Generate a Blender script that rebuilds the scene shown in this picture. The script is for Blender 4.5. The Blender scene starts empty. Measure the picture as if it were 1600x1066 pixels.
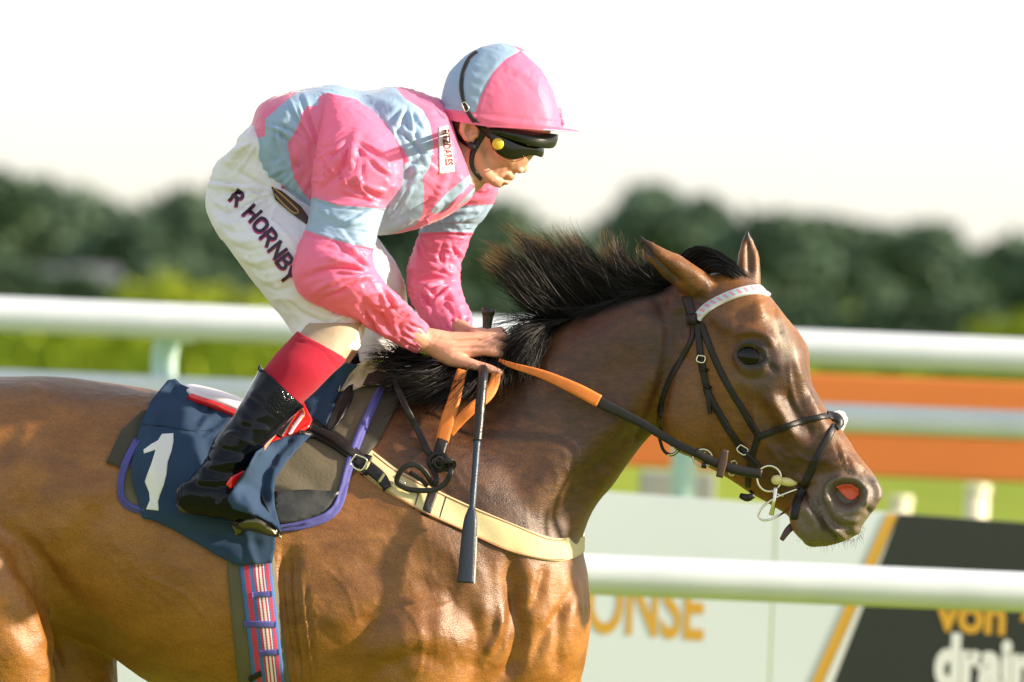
import bpy, bmesh, math, random
import numpy as np
from mathutils import Vector, Matrix
from mathutils.bvhtree import BVHTree
from mathutils.geometry import delaunay_2d_cdt

random.seed(7)
rng = np.random.default_rng(7)
scene = bpy.context.scene
COL = scene.collection

# ------------------------------------------------------------------ camera
CAM_Z, CAM_D, LENS = 1.79, 12.2, 200.0
FP = LENS / 36.0 * 1600.0
TILT, ROLL = math.radians(0.53), math.radians(2.35)
cF = np.array([0, math.cos(TILT), -math.sin(TILT)])
r0 = np.array([1.0, 0, 0]); u0 = np.cross(r0, cF)
cR = math.cos(ROLL) * r0 + math.sin(ROLL) * u0
cU = -math.sin(ROLL) * r0 + math.cos(ROLL) * u0
cO = np.array([0.0, -CAM_D, CAM_Z])
cam = bpy.data.cameras.new("camera"); cam.lens = LENS; cam.sensor_width = 36
cam.clip_start = 0.5; cam.clip_end = 5000
cam.dof.use_dof = True; cam.dof.focus_distance = CAM_D - 0.12; cam.dof.aperture_fstop = 3.2
camo = bpy.data.objects.new("camera", cam); COL.objects.link(camo)
M = Matrix.Identity(4)
for i in range(3):
    M[i][0], M[i][1], M[i][2], M[i][3] = cR[i], cU[i], -cF[i], cO[i]
camo.matrix_world = M
scene.camera = camo

# ------------------------------------------------------------------ light
SUN_AZ, SUN_EL = math.radians(98), math.radians(21)     # azimuth clockwise from +Y
sd = Vector((math.sin(SUN_AZ) * math.cos(SUN_EL), math.cos(SUN_AZ) * math.cos(SUN_EL), math.sin(SUN_EL)))
sun = bpy.data.lights.new("sun", 'SUN'); sun.energy = 4.3; sun.angle = math.radians(2.0); sun.color = (1.0, 0.83, 0.62)
suno = bpy.data.objects.new("sun", sun); COL.objects.link(suno)
suno.rotation_euler = sd.to_track_quat('Z', 'Y').to_euler()
world = bpy.data.worlds.new("World"); scene.world = world; world.use_nodes = True
wn = world.node_tree; bg = wn.nodes['Background']
sky = wn.nodes.new('ShaderNodeTexSky'); sky.sky_type = 'NISHITA'; sky.sun_disc = False
sky.sun_elevation = SUN_EL; sky.sun_rotation = SUN_AZ
sky.air_density = 1.0; sky.dust_density = 2.0; sky.ozone_density = 1.0
vm = wn.nodes.new('ShaderNodeMix'); vm.data_type = 'RGBA'       # bright haze low in the sky, thinning towards the zenith
tcw = wn.nodes.new('ShaderNodeTexCoord'); sx_ = wn.nodes.new('ShaderNodeSeparateXYZ'); wn.links.new(tcw.outputs['Generated'], sx_.inputs[0])
mr_ = wn.nodes.new('ShaderNodeMapRange'); mr_.interpolation_type = 'SMOOTHSTEP'; wn.links.new(sx_.outputs['Z'], mr_.inputs[0])
for k_, x_ in zip((1, 2, 3, 4), (0.03, 0.85, 0.90, 0.30)): mr_.inputs[k_].default_value = x_
wn.links.new(mr_.outputs[0], vm.inputs[0])
hz_ = wn.nodes.new('ShaderNodeMix'); hz_.data_type = 'RGBA'; hz_.inputs[6].default_value = (4.45, 4.2, 3.5, 1); hz_.inputs[7].default_value = (4.75, 4.75, 4.65, 1)
m2_ = wn.nodes.new('ShaderNodeMapRange'); wn.links.new(sx_.outputs['Z'], m2_.inputs[0]); m2_.inputs[1].default_value = 0.0; m2_.inputs[2].default_value = 0.05; wn.links.new(m2_.outputs[0], hz_.inputs[0])
wn.links.new(hz_.outputs[2], vm.inputs[7]); wn.links.new(sky.outputs[0], vm.inputs[6])
wn.links.new(vm.outputs[2], bg.inputs[0]); bg.inputs[1].default_value = 0.10
scene.view_settings.view_transform = 'Standard'; scene.view_settings.look = 'None'
scene.view_settings.exposure = 1.36; scene.view_settings.gamma = 1
scene.render.engine = 'CYCLES'
scene.cycles.max_bounces = 6; scene.cycles.transparent_max_bounces = 6

# ------------------------------------------------------------------ helpers: mapping
def P(px, py, y=0.0):
    """photo-plane coordinates (1600x1066) at world depth y -> world point"""
    d = cF + (px - 800) / FP * cR - (py - 533) / FP * cU
    return cO + d * ((y - cO[1]) / d[1])
def PA(a):
    a = np.asarray(a, float)
    d = cF[None] + ((a[:, 0] - 800) / FP)[:, None] * cR - ((a[:, 1] - 533) / FP)[:, None] * cU
    return cO + d * ((a[:, 2] - cO[1]) / d[:, 1])[:, None]
def proj(v):
    q = v - cO; z = q @ cF
    return np.stack([800 + FP * (q @ cR) / z, 533 - FP * (q @ cU) / z], 1)
PX = CAM_D / FP      # metres per photo pixel at y=0

# ------------------------------------------------------------------ helpers: objects
def mesh_from(name, v, f):
    me = bpy.data.meshes.new(name)
    me.from_pydata([tuple(map(float, q)) for q in v] if not isinstance(v, np.ndarray) else v.tolist(), [], f)
    me.update(); return me
def link(name, me, mat=None, parent=None, smooth=True):
    o = bpy.data.objects.new(name, me); COL.objects.link(o)
    if mat: me.materials.append(mat)
    if smooth: me.polygons.foreach_set('use_smooth', np.ones(len(me.polygons), bool))
    if parent: o.parent = parent
    return o
def tag(o, label=None, cat=None, group=None, kind=None):
    if label: o['label'] = label
    if cat: o['category'] = cat
    if group: o['group'] = group
    if kind: o['kind'] = kind
    return o
def empty(name, label=None, cat=None, group=None, loc=(0, 0, 0)):
    o = bpy.data.objects.new(name, None); COL.objects.link(o); o.empty_display_size = .1
    return tag(o, label, cat, group)
def getv(me):
    a = np.empty(len(me.vertices) * 3); me.vertices.foreach_get('co', a); return a.reshape(-1, 3)
def setv(me, v):
    me.vertices.foreach_set('co', v.ravel()); me.update()
def getn(me):
    a = np.empty(len(me.vertices) * 3); me.vertex_normals.foreach_get('vector', a); return a.reshape(-1, 3)
def attr(me, name, val):
    a = me.attributes.new(name, 'FLOAT', 'POINT'); a.data.foreach_set('value', np.asarray(val, np.float32))
def bvh_of(me):
    v = getv(me); me.calc_loop_triangles()
    t = np.empty(len(me.loop_triangles) * 3, np.int32); me.loop_triangles.foreach_get('vertices', t)
    return BVHTree.FromPolygons(v.tolist(), t.reshape(-1, 3).tolist())

def catmull(pts, n):
    """pts (k,m) -> resampled along chord length, n samples"""
    p = np.asarray(pts, float); k = len(p)
    if k == 2: return p[0] + np.linspace(0, 1, n)[:, None] * (p[1] - p[0])
    q = np.vstack([2 * p[0] - p[1], p, 2 * p[-1] - p[-2]])
    L = np.r_[0, np.cumsum(np.linalg.norm(np.diff(p[:, :2], axis=0), axis=1) + 1e-6)]
    s = np.linspace(0, L[-1], n); i = np.clip(np.searchsorted(L, s, 'right') - 1, 0, k - 2)
    t = ((s - L[i]) / (L[i + 1] - L[i]))[:, None]
    a, b, c, d = q[i], q[i + 1], q[i + 2], q[i + 3]
    return .5 * ((2 * b) + (-a + c) * t + (2 * a - 5 * b + 4 * c - d) * t ** 2 + (-a + 3 * b - 3 * c + d) * t ** 3)

def loft(st, n_len=60, n_ring=40, cap=True):
    """stations: (topx,topy, botx,boty, ycentre, halfwidth, roll, exponent, egg)"""
    st = [list(s) + [0, 2, 0][len(s) - 6:] for s in st]
    s = catmull(np.array(st, float), n_len)
    ph = np.linspace(0, 2 * np.pi, n_ring, endpoint=False)
    V = []
    for r in s:
        tx, ty, bx, by, yc, w, a, n, egg = r
        c = np.array([(tx + bx) / 2, (ty + by) / 2]); e = np.array([tx - bx, ty - by]) / 2
        H = np.linalg.norm(e) + 1e-6; eh = e / H; w = max(w, .0008)
        wp = w / PX
        h = math.sqrt(max(H * H - (wp * math.sin(a)) ** 2, (.3 * H) ** 2)) / max(math.cos(a), .3)
        ca, sa = np.cos(ph), np.sin(ph)
        s1 = np.sign(ca) * np.abs(ca) ** (2 / n); s2 = np.sign(sa) * np.abs(sa) ** (2 / n)
        wv = wp * (1 + egg * s1)
        d1 = h * s1 * math.cos(a) - wv * s2 * math.sin(a)
        dy = -h * s1 * math.sin(a) - wv * s2 * math.cos(a)
        xy = c[None] + d1[:, None] * eh
        V.append(np.column_stack([xy, yc + dy * PX]))
    V = PA(np.vstack(V)); F = []
    for i in range(n_len - 1):
        for j in range(n_ring):
            k = (j + 1) % n_ring
            F.append((i * n_ring + j, i * n_ring + k, (i + 1) * n_ring + k, (i + 1) * n_ring + j))
    if cap:
        F.append(tuple(range(n_ring))[::-1]); F.append(tuple((n_len - 1) * n_ring + j for j in range(n_ring)))
    return V, F
def cone(a, b, ra, rb, n=16, m=5):
    """capsule with two radii; a,b = (px,py,y) ; radii in photo px"""
    a = np.array(P(*a)); b = np.array(P(*b)); ra *= PX; rb *= PX
    ax = b - a; L = np.linalg.norm(ax) + 1e-9; ax /= L
    t = np.cross(ax, [0.3, .9, .2]); t /= np.linalg.norm(t); u = np.cross(ax, t)
    rings = [(a - ax * ra * math.sin(x), ra * math.cos(x)) for x in np.linspace(1.45, 0, m)] + \
            [(b + ax * rb * math.sin(x), rb * math.cos(x)) for x in np.linspace(0, 1.45, m)]
    ph = np.linspace(0, 2 * np.pi, n, endpoint=False); V = []; F = []
    for c, r in rings: V.append(c + r * (np.cos(ph)[:, None] * t + np.sin(ph)[:, None] * u))
    V = np.vstack(V)
    for i in range(len(rings) - 1):
        for j in range(n):
            k = (j + 1) % n; F.append((i * n + j, i * n + k, (i + 1) * n + k, (i + 1) * n + j))
    F.append(tuple(range(n))[::-1]); F.append(tuple((len(rings) - 1) * n + j for j in range(n)))
    return V, F
def chain(pts, n=16):
    return [cone(pts[i][:3], pts[i + 1][:3], pts[i][3], pts[i + 1][3], n) for i in range(len(pts) - 1)]
def blob(c, r, ang=0, tiltr=0, n=28):
    """ellipsoid centre (px,py,y); radii (px,px,m) rotated in picture by ang degrees"""
    bm = bmesh.new(); bmesh.ops.create_uvsphere(bm, u_segments=n, v_segments=n // 2, radius=1)
    v = np.array([x.co[:] for x in bm.verts]); F = [tuple(q.index for q in f.verts) for f in bm.faces]; bm.free()
    A = math.radians(ang); c0 = np.array(P(*c))
    a1 = math.cos(A) * cR - math.sin(A) * cU; a2 = math.sin(A) * cR + math.cos(A) * cU
    return c0 + v[:, :1] * r[0] * PX * a1 + v[:, 1:2] * r[1] * PX * a2 + v[:, 2:] * r[2] * cF, F
def join(parts):
    V = []; F = []; o = 0
    for v, f in parts:
        V.append(np.asarray(v)); F += [tuple(i + o for i in q) for q in f]; o += len(v)
    return np.vstack(V), F
def apply_mods(me, mods):
    o = bpy.data.objects.new("tmp", me); COL.objects.link(o)
    for typ, kw in mods:
        m = o.modifiers.new("m", typ)
        for k, v in kw.items(): setattr(m, k, v)
    dg = bpy.context.evaluated_depsgraph_get(); dg.update()
    r = bpy.data.meshes.new_from_object(o.evaluated_get(dg))
    bpy.data.objects.remove(o); bpy.data.meshes.remove(me); return r
def union(name, parts, voxel, smooth=6, fac=.5):
    V, F = join(parts)
    me = mesh_from(name, V, F)
    bm = bmesh.new(); bm.from_mesh(me); bmesh.ops.recalc_face_normals(bm, faces=bm.faces); bm.to_mesh(me); bm.free()
    me = apply_mods(me, [('REMESH', dict(mode='VOXEL', voxel_size=voxel, use_smooth_shade=True)),
                         ('SMOOTH', dict(factor=fac, iterations=smooth))])
    me.name = name; return me
def plain(name, parts):
    V, F = join(parts); me = mesh_from(name, V, F)
    bm = bmesh.new(); bm.from_mesh(me); bmesh.ops.recalc_face_normals(bm, faces=bm.faces); bm.to_mesh(me); bm.free(); return me

# ------------------------------------------------------------------ helpers: sculpting
def pdist(Q, pts):
    """distance of Q (n,2) to a polyline, and arc parameter 0..1"""
    p = np.asarray(pts, float)
    if len(p) == 1: return np.linalg.norm(Q - p[0][:2], axis=1), np.zeros(len(Q))
    best = np.full(len(Q), 1e9); par = np.zeros(len(Q)); L = np.linalg.norm(np.diff(p, axis=0), axis=1); T = L.sum() + 1e-9; acc = 0
    for i in range(len(p) - 1):
        d = p[i + 1] - p[i]; t = np.clip(((Q - p[i]) @ d) / (d @ d + 1e-9), 0, 1)
        r = np.linalg.norm(Q - (p[i] + t[:, None] * d), axis=1); m = r < best
        best[m] = r[m]; par[m] = (acc + t[m] * L[i]) / T; acc += L[i]
    return best, par
def sdf(Q, poly):
    """signed distance, positive inside"""
    p = np.asarray(poly, float); d, _ = pdist(Q, np.vstack([p, p[:1]]))
    ins = np.zeros(len(Q), bool); n = len(p); j = n - 1
    for i in range(n):
        c = ((p[i, 1] > Q[:, 1]) != (p[j, 1] > Q[:, 1])) & (Q[:, 0] < (p[j, 0] - p[i, 0]) * (Q[:, 1] - p[i, 1]) / (p[j, 1] - p[i, 1] + 1e-12) + p[i, 0])
        ins ^= c; j = i
    return np.where(ins, d, -d)
def facing(v, n):
    d = v - cO; d /= np.linalg.norm(d, axis=1)[:, None]
    return np.clip(-(n * d).sum(1) * 2.5 + .15, 0, 1)
def smooth_pts(pts):
    p = np.asarray(pts, float)
    return p if len(p) < 3 else catmull(p, max(8, len(p) * 4))
def relax(me, wfun, it=16):
    """Laplacian smoothing weighted by wfun(photo coords)"""
    v = getv(me); e = np.empty(len(me.edges) * 2, np.int32); me.edges.foreach_get('vertices', e); e = e.reshape(-1, 2); n_ = len(v)
    w = wfun(proj(v))[:, None] * .55; a, b = e[:, 0], e[:, 1]; deg = np.bincount(a, minlength=n_) + np.bincount(b, minlength=n_)
    for _ in range(it):
        s = np.column_stack([np.bincount(a, v[b, k], n_) + np.bincount(b, v[a, k], n_) for k in range(3)]) / np.maximum(deg, 1)[:, None]
        v = v + w * (s - v)
    setv(me, v)
def sculpt(me, strokes, layers=True, both=False):
    """stroke: ('s', pts, radius_px, height_mm[, taper]) or ('p', polygon, edge_px, height_mm)"""
    v = getv(me); n = getn(me); Q = proj(v); w = facing(v, n)
    if both: w = np.maximum(w, .6)
    acc = np.zeros(len(v))
    for s in strokes:
        if s[0] == 's':
            pts = smooth_pts(s[1]); r = s[2]
            lo = pts.min(0) - 3 * r; hi = pts.max(0) + 3 * r
            m = np.where(((Q > lo) & (Q < hi)).all(1) & (w > 0))[0]
            if not len(m): continue
            d, t = pdist(Q[m], pts); g = np.exp(-(d / r) ** 2)
            if len(s) > 4 and s[4]: g *= np.clip(np.sin(np.pi * np.clip(t * .94 + .03, 0, 1)) * 1.6, 0, 1)
            acc[m] += g * s[3] * .001
        else:
            p = np.asarray(s[1], float); r = s[2]
            m = np.where(((Q > p.min(0) - r) & (Q < p.max(0) + r)).all(1) & (w > 0))[0]
            if not len(m): continue
            t = np.clip(sdf(Q[m], p) / r * .5 + .5, 0, 1); acc[m] += (t * t * (3 - 2 * t)) * s[3] * .001
    setv(me, v + n * (acc * w)[:, None])
def paint(Q, strokes, base=0.0, w=None):
    a = np.full(len(Q), base, float)
    for s in strokes:
        if s[0] == 's':
            d, _ = pdist(Q, smooth_pts(s[1])); g = np.exp(-(d / s[2]) ** 2) * s[3]
        else:
            t = np.clip(sdf(Q, s[1]) / s[2] * .5 + .5, 0, 1); g = t * t * (3 - 2 * t) * s[3]
        a += g if w is None else g * w
    return a
def wav(v, scale, seed, oct=3):
    r = np.random.default_rng(seed); out = np.zeros(len(v)); a = 1; tot = 0
    for o in range(oct):
        for k in range(4):
            d = r.normal(size=3); d /= np.linalg.norm(d); ph = r.random() * 6.28
            d2 = r.normal(size=3) * .6
            out += a * np.sin((v @ d) / scale * 6.28 + ph + 1.3 * np.sin((v @ d2) / scale * 4 + ph * 2)) / 4
        tot += a; a *= .5; scale *= .52
    return out / tot
def creases(me, amp, scale, ang, aniso, seed, mask=None, oct=2, pw=1.6):
    """sharp cloth creases running in picture direction ang (degrees clockwise)"""
    v = getv(me); n = getn(me); Q = proj(v) * PX; A_ = math.radians(ang)
    a = Q[:, 0] * math.cos(A_) + Q[:, 1] * math.sin(A_); b = -Q[:, 0] * math.sin(A_) + Q[:, 1] * math.cos(A_)
    w_ = wav(v, scale * 4, seed + 77, 1) * scale * 1.4
    f = wav(np.column_stack([a / aniso, b + w_, v[:, 1] * .6]), scale, seed, oct)
    h = np.clip(1 - np.abs(f) * 3.2, 0, 1) ** pw; m2 = np.clip(.5 + 1.4 * wav(v, scale * 3, seed + 5, 2), 0, 1)
    h = h * m2 * amp
    if mask is not None: h = h * mask
    setv(me, v + n * h[:, None])
def wobble(me, amp, scale, seed, oct=3):
    v = getv(me); n = getn(me); setv(me, v + n * (wav(v, scale, seed, oct) * amp)[:, None])

# ------------------------------------------------------------------ helpers: conforming pieces
def ray(px, py, trees, far=0.6):
    d = cF + (px - 800) / FP * cR - (py - 533) / FP * cU; d = Vector(d / np.linalg.norm(d)); o = Vector(cO)
    best = None
    for t in trees:
        h = t.ray_cast(o, d, 40)
        if h[0] is not None and (best is None or h[3] < best[2]): best = (h[0], h[1], h[3])
    return best
def strap(name, pts, width, trees, mat, parent=None, thick=3.0, lift=0.5, step=3.0, K=7, sm=3, uv=True, round_=.35, maxw=None):
    """band laid on surfaces. pts (px,py[,y]) ; width px or list; thick/lift mm"""
    p = [list(q[:2]) + [q[2] if len(q) > 2 else np.nan] for q in pts]; p2 = np.array([q[:2] for q in p], float)
    wl = np.full(len(p), float(width)) if np.isscalar(width) else np.array(width, float)
    dep = np.array([q[2] for q in p]); has = ~np.isnan(dep); dd = np.where(has, dep, 0)
    L = np.linalg.norm(np.diff(p2, axis=0), axis=1).sum(); n = max(6, int(L / step))
    s = catmull(np.column_stack([p2, wl, dd, has.astype(float)]), n); c = s[:, :2]
    t = np.gradient(c, axis=0); t /= np.linalg.norm(t, axis=1)[:, None] + 1e-9; nn = np.column_stack([t[:, 1], -t[:, 0]])
    us = np.linspace(-1, 1, K); G = np.zeros((n, K, 3)); N = np.zeros((n, K, 3))
    for i in range(n):
        for j, u in enumerate(us):
            q = c[i] + nn[i] * u * s[i, 2] / 2; h = None
            if s[i, 4] < .5: h = ray(q[0], q[1], trees)
            if h is None:
                g = Vector(P(q[0], q[1], s[i, 3])); best = None
                for tr in trees:
                    r_ = tr.find_nearest(g)
                    if r_[0] is not None and (best is None or r_[3] < best[3]): best = r_
                G[i, j] = best[0]; N[i, j] = best[1]
            else:
                G[i, j] = h[0]; N[i, j] = h[1] if h[1].dot(Vector(cF)) < 0 else -h[1]
    vd = G - cO; vd /= np.linalg.norm(vd, axis=2)[..., None]
    for k in range(sm):
        G2 = G.copy(); N2 = N.copy()
        G2[1:-1] = (G[:-2] + 2 * G[1:-1] + G[2:]) / 4; N2[1:-1] = (N[:-2] + 2 * N[1:-1] + N[2:]) / 4
        G, N = G2, N2
    Nm = N.mean(1, keepdims=True); N = .5 * N + .5 * Nm; N /= np.linalg.norm(N, axis=2)[..., None] + 1e-9
    prof = (lift + thick * (1 - round_ * np.abs(us) ** 3)) * .001
    top = G + N * prof[None, :, None]; bot0 = G[:, :1] - N[:, :1] * .001; bot1 = G[:, -1:] - N[:, -1:] * .001
    A = np.concatenate([bot0, top, bot1], 1); m = K + 2; F = []
    for i in range(n - 1):
        for j in range(m - 1): F.append((i * m + j, i * m + j + 1, (i + 1) * m + j + 1, (i + 1) * m + j))
    F.append(tuple(range(m))); F.append(tuple((n - 1) * m + j for j in range(m))[::-1])
    me = mesh_from(name, A.reshape(-1, 3), F)
    attr(me, 'across', np.tile(np.r_[-1, us, 1], n)); attr(me, 'along', np.repeat(np.linspace(0, L, n), m))
    return link(name, me, mat, parent)
def patch(name, poly, trees, mat, parent=None, grid=5.0, thick=3.0, lift=2.0, sm=6, folds=(), fn=None, keep=True, default_y=None, subdiv=True, bulge=None):
    """cloth sheet with a polygon outline laid on surfaces, with folds (strokes in px, mm)"""
    poly = np.asarray(poly, float)
    per = np.vstack([poly, poly[:1]]); bd = []
    for a, b in zip(per[:-1], per[1:]):
        k = max(1, int(np.linalg.norm(b - a) / grid)); bd += [a + (b - a) * i / k for i in range(k)]
    bd = np.array(bd); nb = len(bd)
    gx, gy = np.meshgrid(np.arange(poly[:, 0].min(), poly[:, 0].max(), grid), np.arange(poly[:, 1].min(), poly[:, 1].max(), grid * .87))
    gx[::2] += grid / 2; g = np.column_stack([gx.ravel(), gy.ravel()]); g = g[sdf(g, poly) > grid * .6]
    allp = np.vstack([bd, g])
    r = delaunay_2d_cdt([Vector(q) for q in allp], [], [list(range(nb))], 1, 1e-5)
    vs = np.array([q[:] for q in r[0]]); F = [tuple(f) for f in r[2]]
    # the boundary loop in output indices
    nv = len(vs); G = np.zeros((nv, 3)); miss = []
    for i, q in enumerate(vs):
        h = ray(q[0], q[1], trees)
        if h: G[i] = h[0]
        else: miss.append(i); G[i] = np.nan
    y = G[:, 1].copy()
    E = set()
    for f in F:
        for k in range(len(f)): a, b = f[k], f[(k + 1) % len(f)]; E.add((min(a, b), max(a, b)))
    E = np.array(list(E))
    ok = ~np.isnan(y)
    if not ok.all():
        for it in range(400):
            bad = np.isnan(y)
            if not bad.any(): break
            sm_ = np.zeros(nv); ct = np.zeros(nv)
            for a, b in ((0, 1), (1, 0)):
                src = E[:, a]; dst = E[:, b]; m = ~np.isnan(y[src])
                np.add.at(sm_, dst[m], y[src[m]]); np.add.at(ct, dst[m], 1)
            f_ = bad & (ct > 0); y[f_] = sm_[f_] / ct[f_]
            if not f_.any(): break
        y = np.nan_to_num(y, nan=default_y or 0)
        if default_y is not None: y[~ok] = default_y
    hit = y.copy(); deg = np.zeros(nv); np.add.at(deg, E[:, 0], 1); np.add.at(deg, E[:, 1], 1)
    for it in range(sm):
        s_ = np.zeros(nv); np.add.at(s_, E[:, 0], y[E[:, 1]]); np.add.at(s_, E[:, 1], y[E[:, 0]])
        y = .4 * y + .6 * s_ / np.maximum(deg, 1); y = np.minimum(y, hit)
    for it in range(min(sm, 8)):
        s_ = np.zeros(nv); np.add.at(s_, E[:, 0], y[E[:, 1]]); np.add.at(s_, E[:, 1], y[E[:, 0]])
        y = .4 * y + .6 * s_ / np.maximum(deg, 1)
    y = np.minimum(y, hit + lift * .0008)
    off = np.full(nv, lift * .001 + thick * .001)
    off += paint(vs, [(a[0], a[1], a[2], a[3] * .001) for a in folds])
    if fn is not None: off += fn(vs) * .001
    V = PA(np.column_stack([vs, y - np.maximum(off, .0015)]))
    # skirt
    cnt = {}
    for f in F:
        for k in range(len(f)):
            a, b = f[k], f[(k + 1) % len(f)]; cnt[(a, b)] = 1
    B = [(a, b) for (a, b) in cnt if (b, a) not in cnt]
    idx = {}; extra = []
    for a, b in B:
        for q in (a, b):
            if q not in idx: idx[q] = nv + len(extra); extra.append(V[q] + np.array([0, thick * .001, 0]))
    F2 = [(b, a, idx[a], idx[b]) for a, b in B]
    me = mesh_from(name, np.vstack([V, extra]), F + F2)
    o = link(name, me, mat, parent)
    return o
def sweep(name, pts, w, th, mat, parent=None, n=None, up=None, K=10, roundness=2.6, world=False, closed=False, taper=None):
    """free ribbon/tube through (px,py,y); w = width px in the picture, th = thickness px in depth"""
    p = np.asarray(pts, float)
    if closed: p = np.vstack([p, p[:1]])
    W = np.full(len(p), float(w)) if np.isscalar(w) else np.array(w, float)
    T = np.full(len(p), float(th)) if np.isscalar(th) else np.array(th, float)
    L = np.linalg.norm(np.diff(p[:, :2], axis=0), axis=1).sum(); n = n or max(6, int(L / 3))
    s = catmull(np.column_stack([p, W, T]), n); C = PA(s[:, :3])
    t = np.gradient(C, axis=0)
    if closed: t[0] = t[-1] = (C[1] - C[-2])
    t /= np.linalg.norm(t, axis=1)[:, None] + 1e-12
    f = np.tile(cF if up is None else np.asarray(up, float), (n, 1))
    a = np.cross(t, f); a /= np.linalg.norm(a, axis=1)[:, None] + 1e-9; b = np.cross(a, t)
    ph = np.linspace(0, 2 * np.pi, K, endpoint=False); q = 2 / roundness
    ca = np.sign(np.cos(ph)) * np.abs(np.cos(ph)) ** q; sa = np.sign(np.sin(ph)) * np.abs(np.sin(ph)) ** q
    V = (C[:, None] + a[:, None] * (ca[None, :, None] * s[:, 3, None, None] / 2 * PX) + b[:, None] * (sa[None, :, None] * s[:, 4, None, None] / 2 * PX)).reshape(-1, 3)
    F = [(i * K + j, i * K + (j + 1) % K, (i + 1) * K + (j + 1) % K, (i + 1) * K + j) for i in range(n - 1) for j in range(K)]
    F.append(tuple(range(K))[::-1]); F.append(tuple((n - 1) * K + j for j in range(K)))
    me = mesh_from(name, V, F); attr(me, 'along', np.repeat(np.linspace(0, L, n), K)); attr(me, 'across', np.tile(ca, n))
    return link(name, me, mat, parent)
GL = {'R': [[(0, 0), (0, 1)], [(0, 1), (.5, 1), (.66, .78), (.5, .52), (0, .5)], [(.35, .5), (.68, 0)]], 'H': [[(0, 0), (0, 1)], [(.68, 0), (.68, 1)], [(0, .5), (.68, .5)]],
      'O': [[(.35, 1), (.66, .85), (.72, .5), (.66, .15), (.35, 0), (.04, .15), (-.02, .5), (.04, .85), (.35, 1)]], 'N': [[(0, 0), (0, 1)], [(0, 1), (.68, 0)], [(.68, 0), (.68, 1)]],
      'B': [[(0, 0), (0, 1)], [(0, 1), (.45, 1), (.6, .77), (.45, .53), (0, .52)], [(.4, .53), (.68, .27), (.5, 0), (0, 0)]], 'Y': [[(0, 1), (.34, .5)], [(.68, 1), (.34, .5)], [(.34, .5), (.34, 0)]]}
def letter(ch, centre, size, ang, w, trees, m, parent, lift=1.0, off=(0, 0)):
    """sewn block letter: strokes laid on the cloth, joined into one mesh"""
    A_ = math.radians(ang); c, s = math.cos(A_), math.sin(A_); ps = []
    for st_ in GL[ch]:
        pts = [(centre[0] + off[0] + c * (x - .34) * size - s * (.5 - y) * size, centre[1] + off[1] + s * (x - .34) * size + c * (.5 - y) * size) for x, y in st_]
        dd = np.array(pts[1]) - np.array(pts[0]); dd = dd / np.linalg.norm(dd) * w * .45; de = np.array(pts[-1]) - np.array(pts[-2]); de = de / np.linalg.norm(de) * w * .45
        if ch != 'O': pts[0] = tuple(np.array(pts[0]) - dd); pts[-1] = tuple(np.array(pts[-1]) + de)
        o_ = strap('t', pts, w, trees, None, None, thick=.7, lift=lift, step=1.5, K=5, sm=1, round_=.1)
        ps.append((getv(o_.data), [tuple(f.vertices) for f in o_.data.polygons])); me_ = o_.data; bpy.data.objects.remove(o_); bpy.data.meshes.remove(me_)
    V_, F_ = join(ps); return link('letter', mesh_from('letter', V_, F_), m, parent, smooth=False)
def lettering(text, size, at, ang, *a, **k):
    """one object per printed letter"""
    x = glyph_offsets(text, k.get('bold', .03)); A_ = math.radians(ang); q = size * k.get('sx', 1.0)
    for ch, o_ in zip(text, x):
        if ch != ' ': lettering1(ch, size, (at[0] + math.cos(A_) * o_ * q, at[1] + math.sin(A_) * o_ * q), ang, *a, **k)
def glyph_offsets(text, bold):
    def mx(t):
        cu = bpy.data.curves.new('t', 'FONT'); cu.body = t; cu.size = 1; cu.offset = bold; to = bpy.data.objects.new('t', cu); COL.objects.link(to)
        me = bpy.data.meshes.new_from_object(to.evaluated_get(bpy.context.evaluated_depsgraph_get())); bpy.data.objects.remove(to)
        return getv(me)[:, 0].max() if len(me.vertices) else 0
    return [0 if ch == ' ' else mx(text[:i + 1]) - mx(ch) for i, ch in enumerate(text)]
def lettering1(text, size, at, ang, trees, mat, parent, name='letter', lift=1.5, bold=.03, shear=0, sx=1.0, spacing=1.0, thick=None, sub=3):
    """flat print projected on the cloth: at=(px,py) baseline start, size px, angle degrees clockwise"""
    cu = bpy.data.curves.new('t', 'FONT'); cu.body = text; cu.size = 1; cu.offset = bold; cu.space_character = spacing; cu.shear = shear
    to = bpy.data.objects.new('t', cu); COL.objects.link(to)
    me = bpy.data.meshes.new_from_object(to.evaluated_get(bpy.context.evaluated_depsgraph_get())); bpy.data.objects.remove(to)
    bm = bmesh.new(); bm.from_mesh(me); bmesh.ops.triangulate(bm, faces=bm.faces)
    for k in range(sub):
        lim = 6 / size
        ed = [e for e in bm.edges if e.calc_length() > lim]
        if ed: bmesh.ops.subdivide_edges(bm, edges=ed, cuts=1); bmesh.ops.triangulate(bm, faces=[f for f in bm.faces if len(f.verts) > 3])
    A = math.radians(ang); c, s = math.cos(A), math.sin(A)
    for v in bm.verts:
        x, y = v.co.x * size * sx, -v.co.y * size
        px, py = at[0] + c * x - s * y, at[1] + s * x + c * y
        h = ray(px, py, trees)
        if h: v.co = h[0] - Vector(cF) * lift * .001
        else: v.co = Vector(P(px, py, -.3))
    bm.to_mesh(me); bm.free()
    return link(name, me, mat, parent, smooth=False)

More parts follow.
